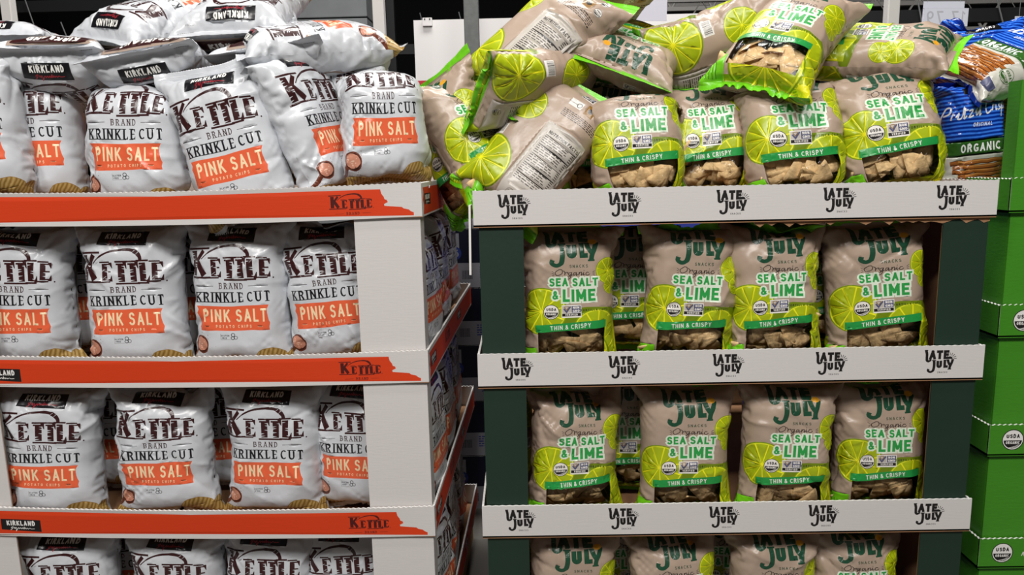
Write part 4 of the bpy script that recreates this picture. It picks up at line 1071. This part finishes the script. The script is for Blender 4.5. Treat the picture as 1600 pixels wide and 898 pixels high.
on('tortilla', 850, 66, 1.97, (.68, .22, .62), (.25, .72, -.62), 6, 'large lime bag leaning high at the left of the heap with its nutrition panel up', sx=1.05, sz=1.05)
on('tortilla', 945, 8, 2.17, (.2, -.9, .3), (0, -.5, .85), 9, 'lime bag at the top behind the large leaning one with upside down dark lettering')
on('tortilla', 848, 134, 1.92, (.75, .6, .12), (.1, .75, .55), 9, 'lime bag lying flat between the large leaning one and the one behind the lip', sx=.85)
on('tortilla', 985, 93, 1.98, (-.32, -.8, -.3), (.22, -.5, .82), 9, 'lime bag lying with its green sealed edge sloping towards the viewer in the heap middle', mid=.24)
on('tortilla', 1052, 104, 2.17, (-.1, -.95, .1), (.05, -.3, .95), 7, 'brown bag deep in the heap with upside down lettering behind the green sealed edge')
on('tortilla', 1128, 72, 2.05, (.88, -.05, .30), (-.15, .8, .55), 6, 'lime bag lying sideways at the heap middle with its lime end pointing left')
on('tortilla', 1232, 62, 1.93, (.56, .52, .64), (-.15, -.6, .77), 6, 'big lime bag on top of the heap whose bottom end points at the viewer', sx=1.02, chips=11)
on('tortilla', 1376, 82, 1.97, (.8, -.52, -.1), (-.1, -.42, .9), 9, 'lime bag lying at the right end of the heap with a bright green sealed end')
# pretzel bags on the green display
GPZ = 'blue pretzel bags on the green display'
def upz(px, py, v, Y, var, label, yaw=0., roll=0., pitch=0., **k):
    Rm = Euler((R(pitch), R(roll), R(yaw)), 'XYZ').to_matrix(); c = at(px, py, Y - .05); o = Rm @ Vector((0, 0, v))
    return bag('pretzel', Matrix.Translation(Vector((c.x, Y, c.z)) - o) @ Rm.to_4x4(), var, label, GPZ, **k)
upz(1528, 213, .175, 2.1, 3, 'blue pretzel bag standing beside the green post with a picture of stacked pretzels', yaw=3, roll=-4, sx=.85, bend=top(.29, .5))
lie('pretzel', 1592, 92, 2.13, (.9, .1, .3), (-.15, -.45, .88), 9, 'blue pretzel bag lying over the others with its pale end towards the lime bags', GPZ)
upz(1550, 40, .30, 2.24, 8, 'glossy blue pretzel bag at the upper right with two pointed ears', yaw=160, sx=.9)
upz(1462, 150, .26, 2.25, 1, 'blue pretzel bag half hidden behind the rightmost upright lime bag', yaw=-20, roll=-6, sx=.85)
bag('pretzel', Matrix.Translation((1.32, 2.3, GTOP[1] - GH_ + .016)) @ Euler((0, 0, R(-70))).to_matrix().to_4x4(), 2, 'pretzel bag in the dark slot between the dark green post and the green display', GPZ)
# ------------------------------------------------------------------ behind the displays
mat('panel_white', 'd9d6d6', .5, .4); mat('panel_red', 'b3122c', .5, .4); mat('panel_blue', '27348c', .5, .4)
mat('steel_grey', '5d605f', .6, .4, bump=.15, bscale=60, var=.1, vscale=30); mat('post_white', 'd6d3d0', .5, .4); mat('rack_black', '1a1b1d', .6, .4); mat('wire_grey', '6c6e70', .5, .5)
mat('block_grey', '6f7274', .8, .2, var=.1, vscale=4); mat('paper', 'd6d6e6', .35, .5); mat('paper_grey', 'b4b3bd', .6, .3); mat('carton_navy', '0f152e', .5, .4); mat('carton_white', '9a9ca6', .5, .4); mat('carton_ink', '2b3f95', .5, .4); mat('carton_dark', '11141f', .6, .3)
def flat_thing(name, label, cat, part_list, loc=(0, 0, 0), group=None):
    o = empty(name, loc); tag(o, label, cat, group)
    for nm, mb in part_list: mb.build(nm, o, .002)
    return o
# white sign wall with a red and a blue stripe
Y = 5.0; x0 = at(648, 80, Y).x; x1 = at(1108, 80, Y).x; zt = at(800, 28, Y).z; zr = at(700, 125, Y).z; zb = at(700, 147, Y).z
o = empty('cooler_panel', ((x0 + x1) / 2, Y, 0)); tag(o, 'white wall panel with a red stripe behind the gap between the displays', 'panel'); w2 = (x1 - x0) / 2
for nm, a, b, m_ in (('white_panel', zr, zt, 'panel_white'), ('red_stripe', zb, zr, 'panel_red'), ('blue_stripe', 0.0, zb, 'panel_blue')):
    mb = MB(); mb.box((-w2, 0, a), (w2, .08, b), m_); q = mb.build(nm, o)
mb = MB(); c = at(668, 31, Y); cx = c.x - (x0 + x1) / 2
mb.box((cx - .03, -.02, c.z - .04), (cx + .03, 0, c.z + .01), 'panel_white'); mb.box((cx - .02, -.022, c.z - .005), (cx - .012, -.02, c.z + .005), 'rack_black'); mb.box((cx + .012, -.022, c.z - .005), (cx + .02, -.02, c.z + .005), 'rack_black')
mb.build('bracket', o)
# steel column, white uprights
def column(px, py, wpx, Y, m_, label, name, ztop=5.5):
    p = at(px, py, Y); w = wpx / 1155 * Y; o = empty(name, (p.x, Y, 0)); tag(o, label, 'column' if 'steel' in name else 'post')
    mb = MB(); t = w * .12
    mb.box((-w / 2, 0, 0), (w / 2, t, ztop), m_); mb.box((-w / 2, t, 0), (-w / 2 + t, w, ztop), m_); mb.box((w / 2 - t, t, 0), (w / 2, w, ztop), m_); mb.build('shaft', o, .004)
    mb = MB(); mb.box((-w * .8, -.03, 0), (w * .8, w + .03, .015), m_)
    mb.build('base_plate', o)
column(737, 60, 22, 4.4, 'steel_grey', 'dark grey steel column in front of the white panel', 'steel_column')
column(592, 45, 17, 3.6, 'post_white', 'white upright post behind the right end of the left heap', 'upright_post')
column(10, 25, 15, 3.6, 'post_white', 'white upright post at the upper left corner', 'upright_post')
column(1397, 20, 17, 3.6, 'post_white', 'white upright post behind the right heap near the price sign', 'upright_post')
# black pallet racking far behind
def rack(px0, px1, Y, label, beams, wires):
    xa, xb = at(px0, 30, Y).x, at(px1, 30, Y).x; o = empty('storage_rack', ((xa + xb) / 2, Y, 0)); tag(o, label, 'rack', 'dark racks far behind'); h = (xb - xa) / 2
    for x in (-h, h):
        mb = MB(); mb.box((x - .04, 0, 0), (x + .04, .08, 4.2), 'rack_black'); mb.build('rack_upright', o)
    for z in beams:
        mb = MB(); mb.box((-h, -.01, z), (h, .05, z + .10), 'rack_black'); mb.build('rack_beam', o)
    for x, z0, z1 in wires:
        mb = MB(); mb.tube([(x, -.05, z0), (x + .02, -.05, (z0 + z1) / 2), (x - .10, -.05, z1)], .006, 'wire_grey', 6); mb.build('hanging_wire', o)
rack(-120, 560, 7.0, 'dark storage rack at the upper left behind the white bags', (1.6, 2.3, 2.9), ((-.9, 2.0, 3.0), (-.6, 2.0, 2.8), (.95, 2.0, 3.0), (1.3, 2.0, 2.9)))
rack(610, 1250, 8.0, 'dark storage rack in the shade above the white panel', (1.9, 2.6, 3.3), ((-1.7, 1.9, 3.0), (-1.3, 2.0, 3.0), (.1, 2.0, 3.2)))
rack(1300, 1800, 6.0, 'dark storage rack at the upper right behind the price sign', (1.75, 2.1, 2.45), ((-.5, 1.7, 2.6), (.1, 1.9, 2.6)))
# pale concrete block pier
p0, p1 = at(455, 20, 6), at(573, 20, 6); o = empty('block_pier', ((p0.x + p1.x) / 2, 6.0, 0)); tag(o, 'grey block pier behind the chip end of the lying white bag', 'pier')
mb = MB(); k = 0
z = 0
while z < 3.6:
    w = (p1.x - p0.x) / 2; mb.box((-w, 0, z), (w, .4, z + .19), 'block_grey'); z += .2
mb.build('blockwork', o, .006)
mat('joist_pale', 'a9a7a4', .6, .4)
# roof joists, white ducts and cable run seen at the upper right
for k, (zz, yy, m_) in enumerate(((3.25, 9.5, 'joist_pale'), (3.5, 10.5, 'joist_pale'), (2.85, 9.0, 'joist_pale'))):
    o = empty('roof_joist', (3.9, yy, zz)); tag(o, ['grey lattice roof joist nearest at the upper right', 'pale lattice roof joist farthest at the upper right', 'grey lattice roof joist lowest at the upper right'][k], 'joist', 'joists under the roof')
    mb = MB(); mb.box((-3, -.03, 0), (4, .03, .05), m_); mb.build('bottom_chord', o)
    mb = MB(); mb.box((-3, -.03, .4), (4, .03, .45), m_); mb.build('top_chord', o)
    for i in range(14):
        mb = MB(); x = -3 + i * .5; mb.tube([(x, 0, .03), (x + .25, 0, .42), (x + .5, 0, .03)], .018, m_, 6); mb.build('web', o)
    for s in (-2.9, 3.9):
        mb = MB(); mb.box((s - .02, -.02, .45), (s + .02, .02, 7 - zz), m_); mb.build('hanger', o)
# paper signs in clear sleeves, hung on a wire
def sign(px0, py0, px1, py1, Y, label, text=None):
    a, b = at(px0, py0, Y), at(px1, py1, Y); w, h = abs(b.x - a.x), abs(a.z - b.z); o = empty('price_sign', ((a.x + b.x) / 2, Y, (a.z + b.z) / 2)); tag(o, label, 'sign', 'paper signs above the displays')
    o.rotation_euler = (0, R(1.2), 0)
    mb = MB(); mb.box((-w / 2, 0, -h / 2), (w / 2, .002, h / 2), 'paper'); mb.box((-w / 2, -.001, h / 2 - .025), (w / 2, 0, h / 2 - .023), 'paper_grey'); mb.build('sheet', o)
    if text:
        ar = Art(); ar.text(text, 0, 0, .045, .14, 'paper_grey', sp=.25)
        sh = [([(-x, y) for x, y in p], m_) for p, m_ in ar.polys]; ar.polys = sh
        xs = [x for p, _ in sh for x, y in p]; ol = [(min(xs) - .01, -.01), (max(xs) + .01, -.01), (max(xs) + .01, .055), (min(xs) - .01, .055)]
        board('digits', cut_sheet(ar, ol, None, 'paper'), lambda x, y: (x + .01, -.0025, y - h * .3), .002, (0, 1, 0), o, back='paper')
    for s in (-.4, .4):
        mb = MB(); mb.tube([(w * s, .001, h / 2 - .005), (w * s, .001, 7 - o.location.z)], .0012, 'wire_grey', 5); mb.build('hanging_string', o)
sign(985, -12, 1042, 32, 2.9, 'blank paper sign in a clear sleeve hanging above the heap of lime bags')
sign(1443, 3, 1504, 45, 2.9, 'paper price sign seen from behind with faint reversed digits', '17.79')
sign(1586, 26, 1645, 62, 3.1, 'paper sign cut by the right photo edge behind the blue pretzel bags')
# navy and white cartons stacked behind the gap
Y = 2.95; xc = at(735, 350, Y).x; o_prev = 0
ar = Art(); W_, H_ = .42, .235
ar.rect(-.21, .0, .21, .10, 'carton_white'); ar.rect(-.21, .10, .21, .235, 'carton_navy'); ar.rect(-.20, .12, -.06, .22, 'carton_white')
ar.disc(-.15, .195, .017, 'carton_ink'); ar.text('5', -.15, .186, .018, .2, 'carton_white'); ar.disc(-.08, .14, .028, 'carton_ink'); ar.text('15', -.08, .125, .03, .2, 'carton_white', sp=.2)
ar.disc(-.16, .05, .035, 'carton_ink'); ar.text('15', -.16, .034, .034, .2, 'carton_white', sp=.2); ar.place(barcode(.05, .05, 'carton_white', 'carton_dark'), -.03, .05)
ar.place(barcode(.05, .04, 'carton_white', 'carton_dark'), .12, .17); small_print(ar, .02, .08, .15, .006, 5, 'carton_ink')
csheet = cut_sheet(ar, [(-.21, 0), (.21, 0), (.21, .235), (-.21, .235)], None, 'carton_navy')
names = ['at the floor', 'second from the floor', 'third from the floor', 'fourth from the floor', 'second from the top', 'topmost']
for k in range(6):
    o = empty('carton', (xc + (.01, -.012, .006, -.006, .012, -.02)[k], Y, .2385 * k)); tag(o, 'navy and white printed carton stacked in the dark gap, ' + names[k], 'carton', 'cartons in the gap')
    board('carton_face', csheet, lambda x, y: (x, 0, y), .003, (0, 1, 0), o, back='carton_navy')
    mb = MB(); mb.box((-.2095, .0035, .0), (.2095, .35, .2345), 'carton_navy'); mb.build('carton_body', o)
